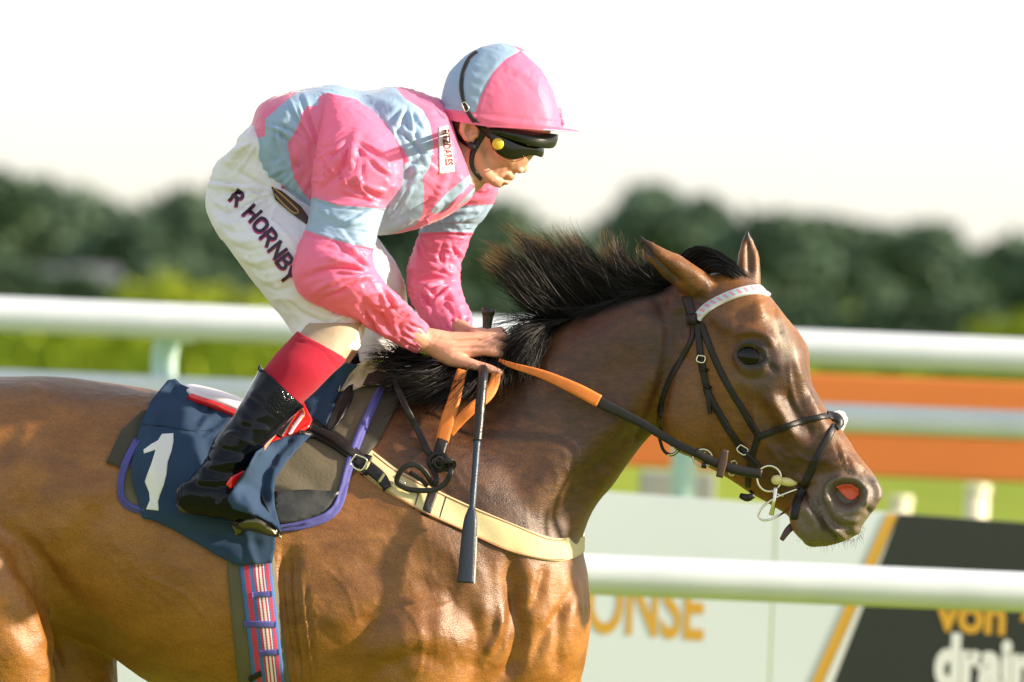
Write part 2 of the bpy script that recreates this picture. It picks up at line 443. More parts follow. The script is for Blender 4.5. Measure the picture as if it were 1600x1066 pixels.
# ------------------------------------------------------------------ materials
def mat(name, col=(.5, .5, .5), rough=.5, spec=.5, metal=0, bump=None, noise=None, sheen=0, coat=0, sss=0, trans=0, emit=None, coat_rough=.1, col2=None, nscale=20, namt=.5, bscale=200, bamt=0, aniso=None):
    m = bpy.data.materials.new(name); m.use_nodes = True; nt = m.node_tree; b = nt.nodes['Principled BSDF']
    b.inputs['Base Color'].default_value = (*col, 1); b.inputs['Roughness'].default_value = rough
    b.inputs['Specular IOR Level'].default_value = spec; b.inputs['Metallic'].default_value = metal
    b.inputs['Sheen Weight'].default_value = sheen; b.inputs['Coat Weight'].default_value = coat; b.inputs['Coat Roughness'].default_value = coat_rough
    if sss:
        b.inputs['Subsurface Weight'].default_value = sss; b.inputs['Subsurface Radius'].default_value = (.012, .004, .002); b.inputs['Subsurface Scale'].default_value = 1
    tc = nt.nodes.new('ShaderNodeTexCoord'); mp = nt.nodes.new('ShaderNodeMapping'); nt.links.new(tc.outputs['Object'], mp.inputs[0])
    if aniso: mp.inputs['Scale'].default_value = aniso
    if col2 is not None:
        nz = nt.nodes.new('ShaderNodeTexNoise'); nz.inputs['Scale'].default_value = nscale; nz.inputs['Detail'].default_value = 5; nt.links.new(mp.outputs[0], nz.inputs[0])
        r = nt.nodes.new('ShaderNodeMapRange'); r.inputs[1].default_value = .5 - namt / 2; r.inputs[2].default_value = .5 + namt / 2; nt.links.new(nz.outputs[0], r.inputs[0])
        mx = nt.nodes.new('ShaderNodeMix'); mx.data_type = 'RGBA'; mx.inputs[6].default_value = (*col, 1); mx.inputs[7].default_value = (*col2, 1)
        nt.links.new(r.outputs[0], mx.inputs[0]); nt.links.new(mx.outputs[2], b.inputs['Base Color']); m['mix'] = mx.name
    if bamt:
        nb = nt.nodes.new('ShaderNodeTexNoise'); nb.inputs['Scale'].default_value = bscale; nb.inputs['Detail'].default_value = 4; nt.links.new(mp.outputs[0], nb.inputs[0])
        bp = nt.nodes.new('ShaderNodeBump'); bp.inputs['Strength'].default_value = bamt; bp.inputs['Distance'].default_value = .002
        nt.links.new(nb.outputs[0], bp.inputs['Height']); nt.links.new(bp.outputs[0], b.inputs['Normal'])
    return m
def node_attr(nt, name):
    a = nt.nodes.new('ShaderNodeAttribute'); a.attribute_name = name; return a.outputs['Fac']
def mixc(nt, fac, a, b):
    mx = nt.nodes.new('ShaderNodeMix'); mx.data_type = 'RGBA'
    for s, i in ((a, 6), (b, 7)):
        if isinstance(s, tuple): mx.inputs[i].default_value = (*s, 1)
        else: nt.links.new(s, mx.inputs[i])
    if isinstance(fac, float): mx.inputs[0].default_value = fac
    else: nt.links.new(fac, mx.inputs[0])
    return mx.outputs[2]
def mapr(nt, v, a, b, c=0, d=1):
    r = nt.nodes.new('ShaderNodeMapRange'); nt.links.new(v, r.inputs[0])
    for k, x in zip((1, 2, 3, 4), (a, b, c, d)): r.inputs[k].default_value = x
    return r.outputs[0]
def mathn(nt, op, a, b=None):
    m = nt.nodes.new('ShaderNodeMath'); m.operation = op
    for k, x in enumerate((a, b)):
        if x is None: continue
        if isinstance(x, (int, float)): m.inputs[k].default_value = x
        else: nt.links.new(x, m.inputs[k])
    return m.outputs[0]
# ================================================================== BACKGROUND
# ground: one sheet of turf out to the horizon
def turf_material():
    m = mat('turf', (.15, .21, .016), rough=.9, spec=.1, col2=(.25, .31, .022), nscale=.35, namt=.5, bamt=0)
    return m
g = mesh_from('turf_ground', np.array([[-1500, -40, 0], [1500, -40, 0], [1500, 2500, 0], [-1500, 2500, 0]], float), [(0, 1, 2, 3)])
tag(link('turf_ground', g, turf_material(), smooth=False), kind='structure')

m_white = mat('white_plastic', (.70, .75, .80), rough=.45, bscale=30, bamt=.15, col2=(.60, .66, .71), nscale=6)
m_teal = mat('pale_teal_post', (.42, .62, .60), rough=.4, col2=(.5, .68, .64), nscale=8)
m_cream = mat('cream_post', (.75, .72, .55), rough=.5)
m_greypost = mat('grey_board', (.28, .31, .31), rough=.7, col2=(.35, .36, .35), nscale=5)
m_orange = mat('orange_board', (.60, .165, .035), rough=.8, col2=(.66, .19, .04), nscale=1.5)
m_board = mat('white_board', (.68, .75, .81), rough=.5, col2=(.63, .70, .76), nscale=1.2)
m_dark = mat('dark_board', (.015, .020, .018), rough=.5)
m_gold = mat('gold_print', (.62, .34, .03), rough=.5)
m_whitep = mat('white_print', (.72, .74, .76), rough=.5)

def tubew(name, pts, r, m, parent=None, n=16, k=24):
    if k == 2: k = 8
    C = catmull(np.array(pts, float), k); C = np.vstack([C[:1], C[:1] + (C[1] - C[0]) * .002, C[1:-1], C[-1:] - (C[-1] - C[-2]) * .002, C[-1:]]) if k == 8 and len(pts) == 2 else C; k = len(C)
    t = np.gradient(C, axis=0); t /= np.linalg.norm(t, axis=1)[:, None]
    a = np.cross(t, [0, 1, 0.02]); a /= np.linalg.norm(a, axis=1)[:, None]; b = np.cross(a, t); ph = np.linspace(0, 2 * np.pi, n, endpoint=False)
    V = (C[:, None] + r * (np.cos(ph)[None, :, None] * a[:, None] + np.sin(ph)[None, :, None] * b[:, None])).reshape(-1, 3)
    F = [(i * n + j, i * n + (j + 1) % n, (i + 1) * n + (j + 1) % n, (i + 1) * n + j) for i in range(k - 1) for j in range(n)]
    F += [tuple(range(n))[::-1], tuple((k - 1) * n + j for j in range(n))]
    o = link(name, mesh_from(name, V, F), m, parent)
    o.data.polygons[-1].use_smooth = False; o.data.polygons[-2].use_smooth = False
    return o
def boxw(name, x0, x1, y0, y1, z0, z1, m, parent=None, bev=.01):
    bm = bmesh.new(); bmesh.ops.create_cube(bm, size=1)
    for v in bm.verts: v.co = Vector(((x0 + x1) / 2 + v.co.x * (x1 - x0), (y0 + y1) / 2 + v.co.y * (y1 - y0), (z0 + z1) / 2 + v.co.z * (z1 - z0)))
    if bev: bmesh.ops.bevel(bm, geom=bm.edges[:], offset=bev, segments=2, affect='EDGES', profile=.5)
    me = bpy.data.meshes.new(name); bm.to_mesh(me); bm.free()
    return link(name, me, m, parent, smooth=False)
def zat(px, py, y): return P(px, py, y)[2]

# far double rail, 20 m from the camera
YR = 7.8
z1 = zat(800, 524, YR); z2 = zat(800, 633, YR)
fr = empty('running_rail', 'white double running rail with gooseneck posts across the far side of the track', 'rail')
SP = 825 * 20 / FP
x0 = P(252, 560, YR)[0]
for k in range(-4, 7):          # rail lengths between the posts, as sleeves
    xa = x0 + k * SP * 2 + SP / 2
    tubew('top_rail', [(xa + .004, YR, z1), (xa + SP * 2 - .004, YR, z1)], .062, m_white, fr, k=2)
    tubew('lower_rail', [(xa + .004, YR + .10, z2), (xa + SP * 2 - .004, YR + .10, z2)], .050, m_white, fr, k=2)
for k in range(-3, 6):
    x = x0 + k * SP
    tubew('post', [(x + .10, YR + .03, z1 - .03), (x + .04, YR + .07, z1 - .03), (x + .005, YR + .14, z1 - .10), (x, YR + .17, z1 - .25), (x, YR + .18, z1 - .7), (x, YR + .18, 0)], .045, m_teal, fr, k=30)

# orange padded boards behind the rail on the right side
YO = 9.6
zo1 = zat(1300, 585, YO); zo0 = zat(1300, 742, YO)
ob = empty('advertising_banner', 'long plain orange banner stretched behind the double white rail', 'banner')
xo = P(820, 600, YO)[0]; 
for k in range(5):
    L = 2.6
    boxw('banner_panel', xo + k * L + .005, xo + (k + 1) * L - .005, YO, YO + .03, zo0, zo1, m_orange, ob)
    boxw('banner_seam', xo + k * L + .005, xo + (k + 1) * L - .005, YO - .012, YO - .001, zo0 + .19, zo0 + .205, m_orange, ob, 0)
for k in range(6):
    boxw('post', xo + k * 2.6 - .03, xo + k * 2.6 + .03, YO + .04, YO + .10, 0, zo1, m_greypost, ob)

# short marker posts and grey board between the banner and the board
for px, py, lab, mm, w in ((1407, 790, 'left of the two cream marker posts beyond the white board', m_cream, .055), (1527, 772, 'right of the two cream marker posts beyond the dark board', m_cream, .06), (1035, 765, 'slim cream post beside the grey board behind the chest of the horse', m_cream, .03)):
    c = P(px, py, 12.0); r = w
    t = empty('marker_post', lab, 'post', 'cream marker posts on the turf')
    tubew('post_shaft', [(c[0], 12, 0), (c[0], 12, c[2])], r * .8, m_cream, t, k=4)
    tubew('post_head', [(c[0], 12, c[2] + .002), (c[0], 12, c[2] + .02), (c[0], 12, c[2] + .04)], r * .9, m_cream, t, k=6)
for px0, px1, py0 in ((1000, 1118, 735),):
    a = P(px0, py0, 11.0); b = P(px1, py0, 11.0)
    t = tag(empty('low_board'), 'low grey board standing under the orange banner beside the teal post', 'board')
    boxw('panel', a[0], b[0], 11, 11.05, .1, a[2], m_greypost, t); boxw('foot', a[0] + .1, a[0] + .2, 10.9, 11.2, 0, .1, m_greypost, t, 0); boxw('foot', b[0] - .2, b[0] - .1, 10.9, 11.2, 0, .1, m_greypost, t, 0)

# near rail right behind the horse
YN = 3.2
zn = zat(1260, 912, YN)
nr = empty('running_rail', 'white tubular running rail directly behind the horse in front of the printed board', 'rail')
for k in range(-2, 4):
    xa = -0.75 + k * 3.2
    tubew('top_rail', [(xa + .004, YN, zn), (xa + 3.196, YN, zn)], .055, m_white, nr, k=2)
    tubew('post', [(xa + .9, YN + .03, zn - .03), (xa + .84, YN + .08, zn - .06), (xa + .8, YN + .16, zn - .2), (xa + .8, YN + .18, 0)], .035, m_white, nr, k=20)

# the printed advertising board
YB = 5.0
bd = empty('advertising_board', 'long low white and dark advertising board with gold lettering beyond the near rail', 'advertising board')
ang = math.radians(-1.7)
c0 = np.array(P(930, 768, YB)); c1 = np.array(P(1600, 817, YB)); sl = (c1[2] - c0[2]) / (c1[0] - c0[0])
def bx(px): return P(px, 800, YB)[0]
def btop(x): return c0[2] + sl * (x - c0[0])
def quad(name, pts, yf, m, th=.04):
    """sheared panel: pts in (x,z)"""
    n = len(pts); V = [(x, yf, z) for x, z in pts] + [(x, yf + th, z) for x, z in pts]
    F = [tuple(range(n))[::-1], tuple(range(n, 2 * n))] + [(i, (i + 1) % n, n + (i + 1) % n, n + i) for i in range(n)]
    me = mesh_from(name, np.array(V, float), F); bm = bmesh.new(); bm.from_mesh(me); bmesh.ops.recalc_face_normals(bm, faces=bm.faces); bm.to_mesh(me); bm.free()
    return link(name, me, m, bd, smooth=False)
def at(px, py): q = P(px, py, YB); return q[0], q[2]
zb = .12
seams = [bx(v) for v in (-1500, -700, 100, 660, 1213)]
dA, dB = at(1402, 806), at(1300, 1066)      # left edge of the dark print
sA, sB = at(1386, 803), at(1268, 1066)      # gold stripe left edge
def line_x(a, b, z): return a[0] + (b[0] - a[0]) * (z - a[1]) / (b[1] - a[1])
for a, b in zip(seams[:-1], seams[1:]):
    quad('board_panel', [(a + .003, zb), (b - .003, zb), (b - .003, btop(b)), (a + .003, btop(a))], YB, m_board)
a = seams[-1]; zt = btop(dA[0])
quad('board_panel', [(a + .003, zb), (line_x(dA, dB, zb), zb), (dA[0], zt), (a + .003, btop(a))], YB, m_board)
xe = bx(1980)
quad('dark_panel', [(line_x(dA, dB, zb) + .002, zb), (xe, zb), (xe, btop(xe)), (dA[0] + .002, zt)], YB, m_dark)
gw = .036
quad('gold_stripe', [(line_x(sA, sB, zb), zb), (line_x(sA, sB, zb) + gw, zb), (sA[0] + gw, btop(sA[0]) - .002), (sA[0], btop(sA[0]) - .002)], YB - .003, m_gold, .002)
wwx = line_x(dA, dB, zb)
quad('white_stripe', [(line_x(sA, sB, zb) + gw + .001, zb), (wwx + .004, zb), (dA[0] + .004, zt - .002), (sA[0] + gw + .001, btop(sA[0]) - .002)], YB - .004, m_whitep, .002)
def board_text(s, px, py, hpx, m, ext=.002, bold=.02, sx=1.0):
    for ch, o_ in zip(s, glyph_offsets(s, bold)):
        if ch != ' ': board_letter(ch, px, py, hpx, m, o_, bold, sx)
def board_letter(s, px, py, hpx, m, x0_, bold, sx, name='letter'):
    cu = bpy.data.curves.new('t', 'FONT'); cu.body = s; cu.size = 1; cu.offset = bold; cu.extrude = 0
    to = bpy.data.objects.new('t', cu); COL.objects.link(to)
    me = bpy.data.meshes.new_from_object(to.evaluated_get(bpy.context.evaluated_depsgraph_get())); bpy.data.objects.remove(to)
    v = getv(me); v[:, 0] += x0_; k = hpx / .70 * 17.2 / FP; o = at(px, py)
    w = np.column_stack([o[0] + v[:, 0] * k * sx, np.full(len(v), YB - .0015), o[1] + v[:, 1] * k + sl * v[:, 0] * k * sx]); setv(me, w)
    return link(name, me, m, bd, smooth=False)
board_text('RESPONSE', 764, 974, 96, m_gold, bold=0.02, sx=.53)
board_text('von e', 1464, 983, 58, m_gold, bold=.03, sx=.88)
board_text('drain', 1460, 1069, 78, m_whitep, bold=.055, sx=.69)
for k, px in enumerate((-1400, -600, 200, 700, 1250, 1800)):
    x = bx(px); boxw('foot', x, x + .06, YB + .06, YB + .12, 0, btop(x) - .06, m_greypost, bd)

# ------------------------------------------------------------------ trees, hedges, far buildings
m_leaf = mat('hazed_foliage', (.074, .122, .086), rough=.9, spec=.05, col2=(.105, .158, .105), nscale=.25, namt=.4)  # leaf colour lightened to stand in for the haze of distance
m_leaf2 = mat('olive_foliage', (.06, .09, .02), rough=.6, spec=.3, col2=(.10, .13, .03), nscale=.3, namt=.4)
m_leaf3 = mat('sunlit_hedge', (.22, .30, .018), rough=.7, spec=.2, col2=(.32, .38, .026), nscale=.8, namt=.4)
m_bark = mat('bark', (.06, .045, .03), rough=.9)
def crown_mesh(c, rx, ry, rz, n, leaf, seed, lobes=9):
    r = np.random.default_rng(seed)
    L = [(r.normal(size=3) * np.array([.45, .45, .38]), .38 + .32 * r.random()) for _ in range(lobes)]
    V = []; F = []
    pts = []
    for _ in range(n):
        o, s = L[r.integers(lobes)]; d = r.normal(size=3); d /= np.linalg.norm(d)
        q = o + d * s * (r.random() ** .25); pts.append(q)
    pts = np.array(pts) * np.array([rx, ry, rz]) * .95 + np.array(c)
    for i, q in enumerate(pts):
        u = r.normal(size=3); u /= np.linalg.norm(u); w = np.cross(u, r.normal(size=3)); w /= np.linalg.norm(w); s = leaf * (.6 + .8 * r.random())
        b = len(V); V += [q - u * s - w * s * .6, q + u * s - w * s * .6, q + u * s * .8 + w * s * .6, q - u * s * .8 + w * s * .6]; F.append((b, b + 1, b + 2, b + 3))
    return np.array(V), F
def tree(px, top, wid, y, m, lab, seed, group='trees beyond the racecourse'):
    s = (y + CAM_D) / FP; c = P(px, top, y); H = c[2]; rx = wid / 2 * s
    t = empty('broadleaf_tree', lab, 'tree', group)
    V, F = crown_mesh((c[0], y, H * .55), rx, rx, H * .48, 1500, rx * .11, seed)
    link('crown', mesh_from('crown', V, F), m, t, smooth=False)
    a = np.array([c[0], y, 0]); cb = []
    bm_pts = [(c[0], y, 0), (c[0] + .3, y, H * .3), (c[0], y, H * .65)]
    tubew('trunk', bm_pts, rx * .07 + .12, m_bark, t, n=8, k=5)
spec = [(-40, 290, 190), (45, 285, 150), (130, 292, 140), (205, 330, 150), (290, 316, 160), (370, 300, 170), (470, 320, 190), (570, 330, 190), (660, 325, 180),
        (745, 322, 160), (830, 352, 150), (905, 355, 130), (985, 308, 150), (1070, 332, 150), (1150, 330, 140), (1228, 300, 140), (1305, 338, 150), (1385, 334, 150), (1470, 358, 160), (1560, 364, 170), (1650, 350, 180)]
tl = {5: 'dark tree just behind the back of the white breeches', 6: 'dark tree hidden by the waist of the jockey', 7: 'dark tree hidden by the near forearm and thigh of the jockey', 8: 'dark tree seen in the gap between the two pink sleeves', 20: 'dark tree just beyond the right edge of the photo', 0: 'dark round tree at the left edge of the photo', 1: 'second dark tree from the left edge of the photo', 2: 'dark tree with a broad top above the pale houses', 3: 'low dark tree below the bright dip in the treeline at left', 4: 'dark tree just left of the white breeches',
      9: 'dark tree right of the far pink sleeve', 10: 'dark tree behind the tips of the blowing mane', 11: 'low tree under the bright dip left of the near ear', 12: 'tall dark tree just left of the near ear', 13: 'dark tree between the two horse ears', 14: 'dark tree right behind the far horse ear',
      15: 'tallest tree to the right of the horse head', 16: 'tree next right of the tallest one on the right', 17: 'third dark tree in from the right edge', 18: 'second dark tree in from the right edge', 19: 'low dark tree at the right edge of the photo'}
for i, (px, top, w) in enumerate(spec):
    y = 430 + 35 * ((i * 7) % 5)
    tree(px, top, w * 1.15, y, m_leaf if i % 3 else m_leaf, tl.get(i, 'dark tree in the row hidden behind the jockey or beyond the frame'), 100 + i)
# a dense wood behind them that closes the gaps
V = []; F = []; off = 0
for i in range(100):
    px = -2680 + i * 70; top = np.interp(px, [0, 60, 110, 150, 200, 250, 290, 330, 700, 780, 850, 930, 990, 1100, 1200, 1240, 1300, 1400, 1500, 1700], [310, 312, 312, 330, 356, 352, 335, 330, 345, 350, 372, 365, 335, 350, 335, 325, 350, 355, 372, 385])
    c = P(px, top + 8, 640); rx = 5.4
    v, f = crown_mesh((c[0], 640, c[2] * .5), rx, 4, c[2] * .55, 900 if 34 < i < 66 else 300, .8 if 34 < i < 66 else 1.2, 300 + i); V.append(v); F += [tuple(k + off for k in q) for q in f]; off += len(v)
tag(link('distant_wood', mesh_from('distant_wood', np.vstack(V), F), m_leaf, smooth=False), kind='stuff', label='dense dark wood closing the horizon behind the single trees')
# a long dark hedgerow in the middle distance
y = 200; a_, b_ = P(-500, 430, y)[0], P(2100, 430, y)[0]; n = 26000; r = np.random.default_rng(15)
qx = r.uniform(a_, b_, n); hh = (zat(800, 452, y)) * (1 + .16 * np.sin(qx * .9) + .10 * np.sin(qx * 2.3 + 1)); q = np.column_stack([qx, y + r.uniform(-1, 1, n), hh * r.random(n) ** .6])
V = np.repeat(q, 4, 0); d = r.normal(size=(n, 3)); d /= np.linalg.norm(d, axis=1)[:, None]; e = np.cross(d, r.normal(size=(n, 3))); e /= np.linalg.norm(e, axis=1)[:, None]
s_ = .14; V[0::4] += -d * s_ - e * s_; V[1::4] += d * s_ - e * s_; V[2::4] += d * s_ + e * s_; V[3::4] += -d * s_ + e * s_
hw_ = empty('hedgerow', 'long dark green hedgerow below the trees and above the white rail', 'hedge')
tag(link('foliage', mesh_from('foliage', V, [(4 * i, 4 * i + 1, 4 * i + 2, 4 * i + 3) for i in range(n)]), m_leaf, hw_, smooth=False), kind='stuff')
boxw('hedge_core', a_, b_, y - .6, y + .6, 0, zat(800, 470, y), m_leaf, hw_)
# sunlit bushes in front of the trees
bush = [(215, 448, 60, 'sunlit yellow green bush right of the pale houses'), (262, 432, 75, 'tallest sunlit bush left of the jockey'), (330, 440, 70, 'sunlit bush just left of the white breeches'), (395, 452, 60, 'small sunlit bush touching the back of the white breeches'),
        (1545, 505, 60, 'sunlit bush near the right edge above the rail'), (1600, 490, 70, 'sunlit bush cut by the right edge of the photo')]
for i, (px, top, w, lab) in enumerate(bush):
    y = 150; c = P(px, top, y); s = (y + CAM_D) / FP
    t = empty('bush', lab, 'bush', 'sunlit bushes before the trees')
    Vb, Fb = crown_mesh((c[0], y, c[2] * .5), w * s * .6, .8, c[2] * .55, 500, .10, 500 + i)
    link('foliage', mesh_from('foliage', Vb, Fb), m_leaf3, t, smooth=False)
    tubew('stem', [(c[0], y, 0), (c[0], y, c[2] * .5)], .05, m_bark, t, n=6, k=3)
# low green hedge in front (bright band between the rails)
# a low clipped hedge beyond the rail
yh = 60; ca = P(-900, 520, yh); cb = P(2400, 520, yh)
n = 9000; r = np.random.default_rng(5)
q = np.column_stack([r.uniform(ca[0], cb[0], n), yh + r.uniform(-.5, .5, n), r.uniform(0, 1, n) ** .7 * (zat(800, 535, yh))])
V = np.repeat(q, 4, 0); d = r.normal(size=(n, 3)); d /= np.linalg.norm(d, axis=1)[:, None]; e = np.cross(d, r.normal(size=(n, 3))); e /= np.linalg.norm(e, axis=1)[:, None]
s_ = .10; V[0::4] += -d * s_ - e * s_; V[1::4] += d * s_ - e * s_; V[2::4] += d * s_ + e * s_; V[3::4] += -d * s_ + e * s_
hf = [(4 * i, 4 * i + 1, 4 * i + 2, 4 * i + 3) for i in range(n)]
hd = empty('hedge', 'long low sunlit green hedge seen between the two rails', 'hedge')
tag(link('foliage', mesh_from('foliage', V, hf), m_leaf3, hd, smooth=False), kind='stuff')
boxw('hedge_core', ca[0], cb[0], yh - .45, yh + .45, 0, zat(800, 545, yh), m_leaf3, hd)
# pale houses
m_wall = mat('pale_wall', (.42, .43, .46), rough=.8); m_roof = mat('slate_roof', (.13, .14, .16), rough=.7); m_win = mat('window_glass', (.03, .04, .05), rough=.1)
for px, w, lab in ((45, 3.4, 'left pale house in front of the dark trees'), (140, 3.0, 'right pale house beside the sunlit bushes')):
    y = 330; c = P(px, 432, y); h = c[2]
    t = empty('house', lab, 'house', 'pale houses before the wood')
    boxw('wall', c[0] - w / 2, c[0] + w / 2, y, y + 6, 0, h - .7, m_wall, t)
    V = np.array([(c[0] + sx * (w / 2 + .2), y + (3 + sy * 3.2), h - .7) for sx in (-1, 1) for sy in (-1, 1)] + [(c[0] - w / 2, y + 3, h + .6), (c[0] + w / 2, y + 3, h + .6)])
    link('roof', mesh_from('roof', V, [(0, 2, 5, 4), (1, 3, 5, 4)[::-1], (0, 1, 4), (2, 3, 5)]), m_roof, t, smooth=False)
    for k in (-1, 1): boxw('window', c[0] + k * w * .25 - .4, c[0] + k * w * .25 + .4, y - .05, y + .02, h * .25, h * .25 + .9, m_win, t, 0)
# ================================================================== HORSE
def coat_material():
    m = bpy.data.materials.new('bay_coat'); m.use_nodes = True; nt = m.node_tree; b = nt.nodes['Principled BSDF']
    tc = nt.nodes.new('ShaderNodeTexCoord'); mp = nt.nodes.new('ShaderNodeMapping'); mp.inputs['Scale'].default_value = (1, 1, 2.2); mp.inputs['Rotation'].default_value = (0, .5, 0)
    nt.links.new(tc.outputs['Object'], mp.inputs[0])
    n1 = nt.nodes.new('ShaderNodeTexNoise'); n1.inputs['Scale'].default_value = 9; n1.inputs['Detail'].default_value = 6; nt.links.new(mp.outputs[0], n1.inputs[0])
    n2 = nt.nodes.new('ShaderNodeTexNoise'); n2.inputs['Scale'].default_value = 260; n2.inputs['Detail'].default_value = 3; nt.links.new(mp.outputs[0], n2.inputs[0])
    n3 = nt.nodes.new('ShaderNodeTexNoise'); n3.inputs['Scale'].default_value = 45; n3.inputs['Detail'].default_value = 5; nt.links.new(mp.outputs[0], n3.inputs[0])
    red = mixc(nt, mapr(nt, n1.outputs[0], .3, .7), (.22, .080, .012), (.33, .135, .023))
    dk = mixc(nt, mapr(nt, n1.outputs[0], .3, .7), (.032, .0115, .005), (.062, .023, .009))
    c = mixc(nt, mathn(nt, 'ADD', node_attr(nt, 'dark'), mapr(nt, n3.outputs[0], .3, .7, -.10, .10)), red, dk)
    c = mixc(nt, node_attr(nt, 'black'), c, (.014, .011, .010))
    c = mixc(nt, node_attr(nt, 'grey'), c, (.12, .098, .080))
    c = mixc(nt, node_attr(nt, 'white'), c, (.45, .36, .28))
    f = mapr(nt, n2.outputs[0], .3, .7, .68, 1.26); v = nt.nodes.new('ShaderNodeVectorMath'); v.operation = 'SCALE'
    nt.links.new(c, v.inputs[0]); nt.links.new(f, v.inputs['Scale']); nt.links.new(v.outputs[0], b.inputs['Base Color'])
    nt.links.new(mapr(nt, n1.outputs[0], .3, .7, .34, .52), b.inputs['Roughness']); b.inputs['Specular IOR Level'].default_value = .55
    b.inputs['Sheen Weight'].default_value = .05; b.inputs['Sheen Roughness'].default_value = .4; b.inputs['Sheen Tint'].default_value = (1, .75, .5, 1)
    bp = nt.nodes.new('ShaderNodeBump'); bp.inputs['Strength'].default_value = .5; bp.inputs['Distance'].default_value = .002
    h = mathn(nt, 'ADD', n2.outputs[0], mathn(nt, 'MULTIPLY', n3.outputs[0], 1.1))
    nt.links.new(h, bp.inputs['Height']); nt.links.new(bp.outputs[0], b.inputs['Normal'])
    return m
m_coat = coat_material()

body = loft([
    (-320, 800, -318, 880, 0, .04, 0, 2, 0), (-300, 700, -292, 960, 0, .17, 0, 2, 0), (-230, 630, -228, 1040, 0, .24, 0, 2.1, .05), (-120, 598, -120, 1080, 0, .27, 0, 2.1, .05),
    (0, 590, 5, 1020, 0, .275, 0, 2.1, .02), (115, 590, 110, 990, 0, .28, 0, 2.1, -.02), (230, 607, 235, 1070, 0, .295, 0, 2.1, -.05), (340, 632, 350, 1130, 0, .31, 0, 2.1, -.08),
    (450, 628, 470, 1165, 0, .31, 0, 2.1, -.10), (560, 603, 590, 1185, 0, .29, 0, 2.1, -.12), (660, 600, 690, 1190, 0, .26, 0, 2.2, -.10), (750, 640, 775, 1175, 0, .235, 0, 2.3, 0),
    (830, 700, 840, 1150, 0, .205, 0, 2.4, 0), (885, 790, 885, 1110, 0, .155, 0, 2.4, 0), (910, 860, 908, 1060, 0, .10, 0, 2.2, 0), (921, 925, 921, 990, 0, .04, 0, 2, 0)], 110, 72)
neck = loft([
    (560, 610, 700, 1120, 0, .20, 0, 2.1, -.2), (650, 585, 850, 1020, 0, .20, 0, 2.2, -.25), (740, 560, 893, 890, 0, .17, 0, 2.2, -.28), (815, 533, 921, 805, -.01, .145, 0, 2.2, -.28),
    (885, 503, 960, 752, -.02, .122, 0, 2.2, -.22), (950, 478, 1000, 700, -.03, .108, .05, 2.2, -.15), (1010, 458, 1045, 650, -.04, .098, .1, 2.2, -.1), (1070, 440, 1085, 600, -.045, .085, .15, 2.1, 0), (1110, 440, 1120, 560, -.05, .06, .2, 2, 0)], 80, 60)
A = .36
head = loft([
    (1050, 452, 1040, 540, -.045, .05, .1, 2, 0), (1085, 432, 1033, 600, -.045, .078, .2, 2.1, 0), (1140, 425, 1030, 655, -.05, .088, .3, 2.2, .05), (1186, 447, 1052, 698, -.06, .098, A, 2.35, .08), (1219, 490, 1078, 713, -.07, .107, A, 2.5, .10),
    (1258, 543, 1108, 730, -.085, .106, A, 2.6, .12), (1266, 600, 1142, 748, -.10, .088, A, 2.6, .08), (1289, 642, 1172, 768, -.118, .070, A, 2.6, .05), (1320, 681, 1205, 787, -.13, .060, A, 2.5, 0), (1342, 714, 1232, 806, -.145, .057, A, 2.4, 0),
    (1366, 745, 1247, 830, -.155, .060, A, 2.4, 0), (1379, 770, 1262, 851, -.162, .058, A, 2.3, 0), (1369, 790, 1290, 852, -.168, .048, A, 2.2, 0), (1349, 818, 1316, 846, -.17, .027, A, 2, 0), (1342, 832, 1333, 838, -.17, .010, A, 2, 0)], 130, 72)
def leg(pts): return chain([(p[0], p[1], p[2], p[3]) for p in pts], 20)
parts = [body, neck, head]
parts += [blob((-70, 900, -.15), (150, 210, .13), 0), blob((-70, 900, .15), (150, 210, .13), 0), blob((660, 900, -.13), (170, 190, .115), -25), blob((660, 900, .13), (170, 190, .115), -25),
          blob((850, 960, -.10), (62, 110, .085), 0), blob((850, 960, .08), (62, 110, .085), 0), blob((-120, 760, -.10), (150, 130, .16), 0), blob((-120, 760, .10), (150, 130, .16), 0)]
# near hind, far hind, near fore, far fore
parts += leg([(-60, 900, -.19, 120), (-5, 1010, -.20, 92), (10, 1120, -.19, 66), (-60, 1290, -.17, 42), (-90, 1420, -.16, 30), (-60, 1560, -.15, 24), (-20, 1640, -.15, 26)])
parts += leg([(0, 900, .14, 120), (90, 1010, .15, 96), (130, 1130, .15, 62), (40, 1290, .15, 40), (0, 1400, .15, 28), (60, 1520, .15, 24), (110, 1590, .15, 26)])
parts += leg([(640, 1000, -.15, 120), (650, 1130, -.16, 82), (680, 1300, -.15, 48), (690, 1400, -.15, 40), (640, 1560, -.15, 24), (640, 1640, -.15, 27)])
parts += leg([(800, 1010, .10, 90), (860, 1120, .10, 66), (960, 1180, .10, 46), (1010, 1230, .10, 40), (900, 1360, .10, 24), (860, 1420, .10, 27)])
# hooves
for x, y, d in ((0, 1690, -.15), (150, 1630, .15), (655, 1690, -.15), (820, 1455, .10)): parts.append(cone((x - 12, y - 38, d), (x, y, d), 26, 38, 16))
# ears : near, far
parts += chain([(1108, 462, -.10, 30), (1082, 440, -.115, 24), (1050, 417, -.125, 22), (1022, 397, -.13, 15), (1004, 374, -.13, 4.5), (998, 366, -.13, 1.5)], 16)
parts += chain([(1168, 452, .01, 22), (1170, 425, .015, 20), (1170, 400, .015, 18), (1168, 380, .015, 11), (1168, 362, .015, 3.5)], 16)
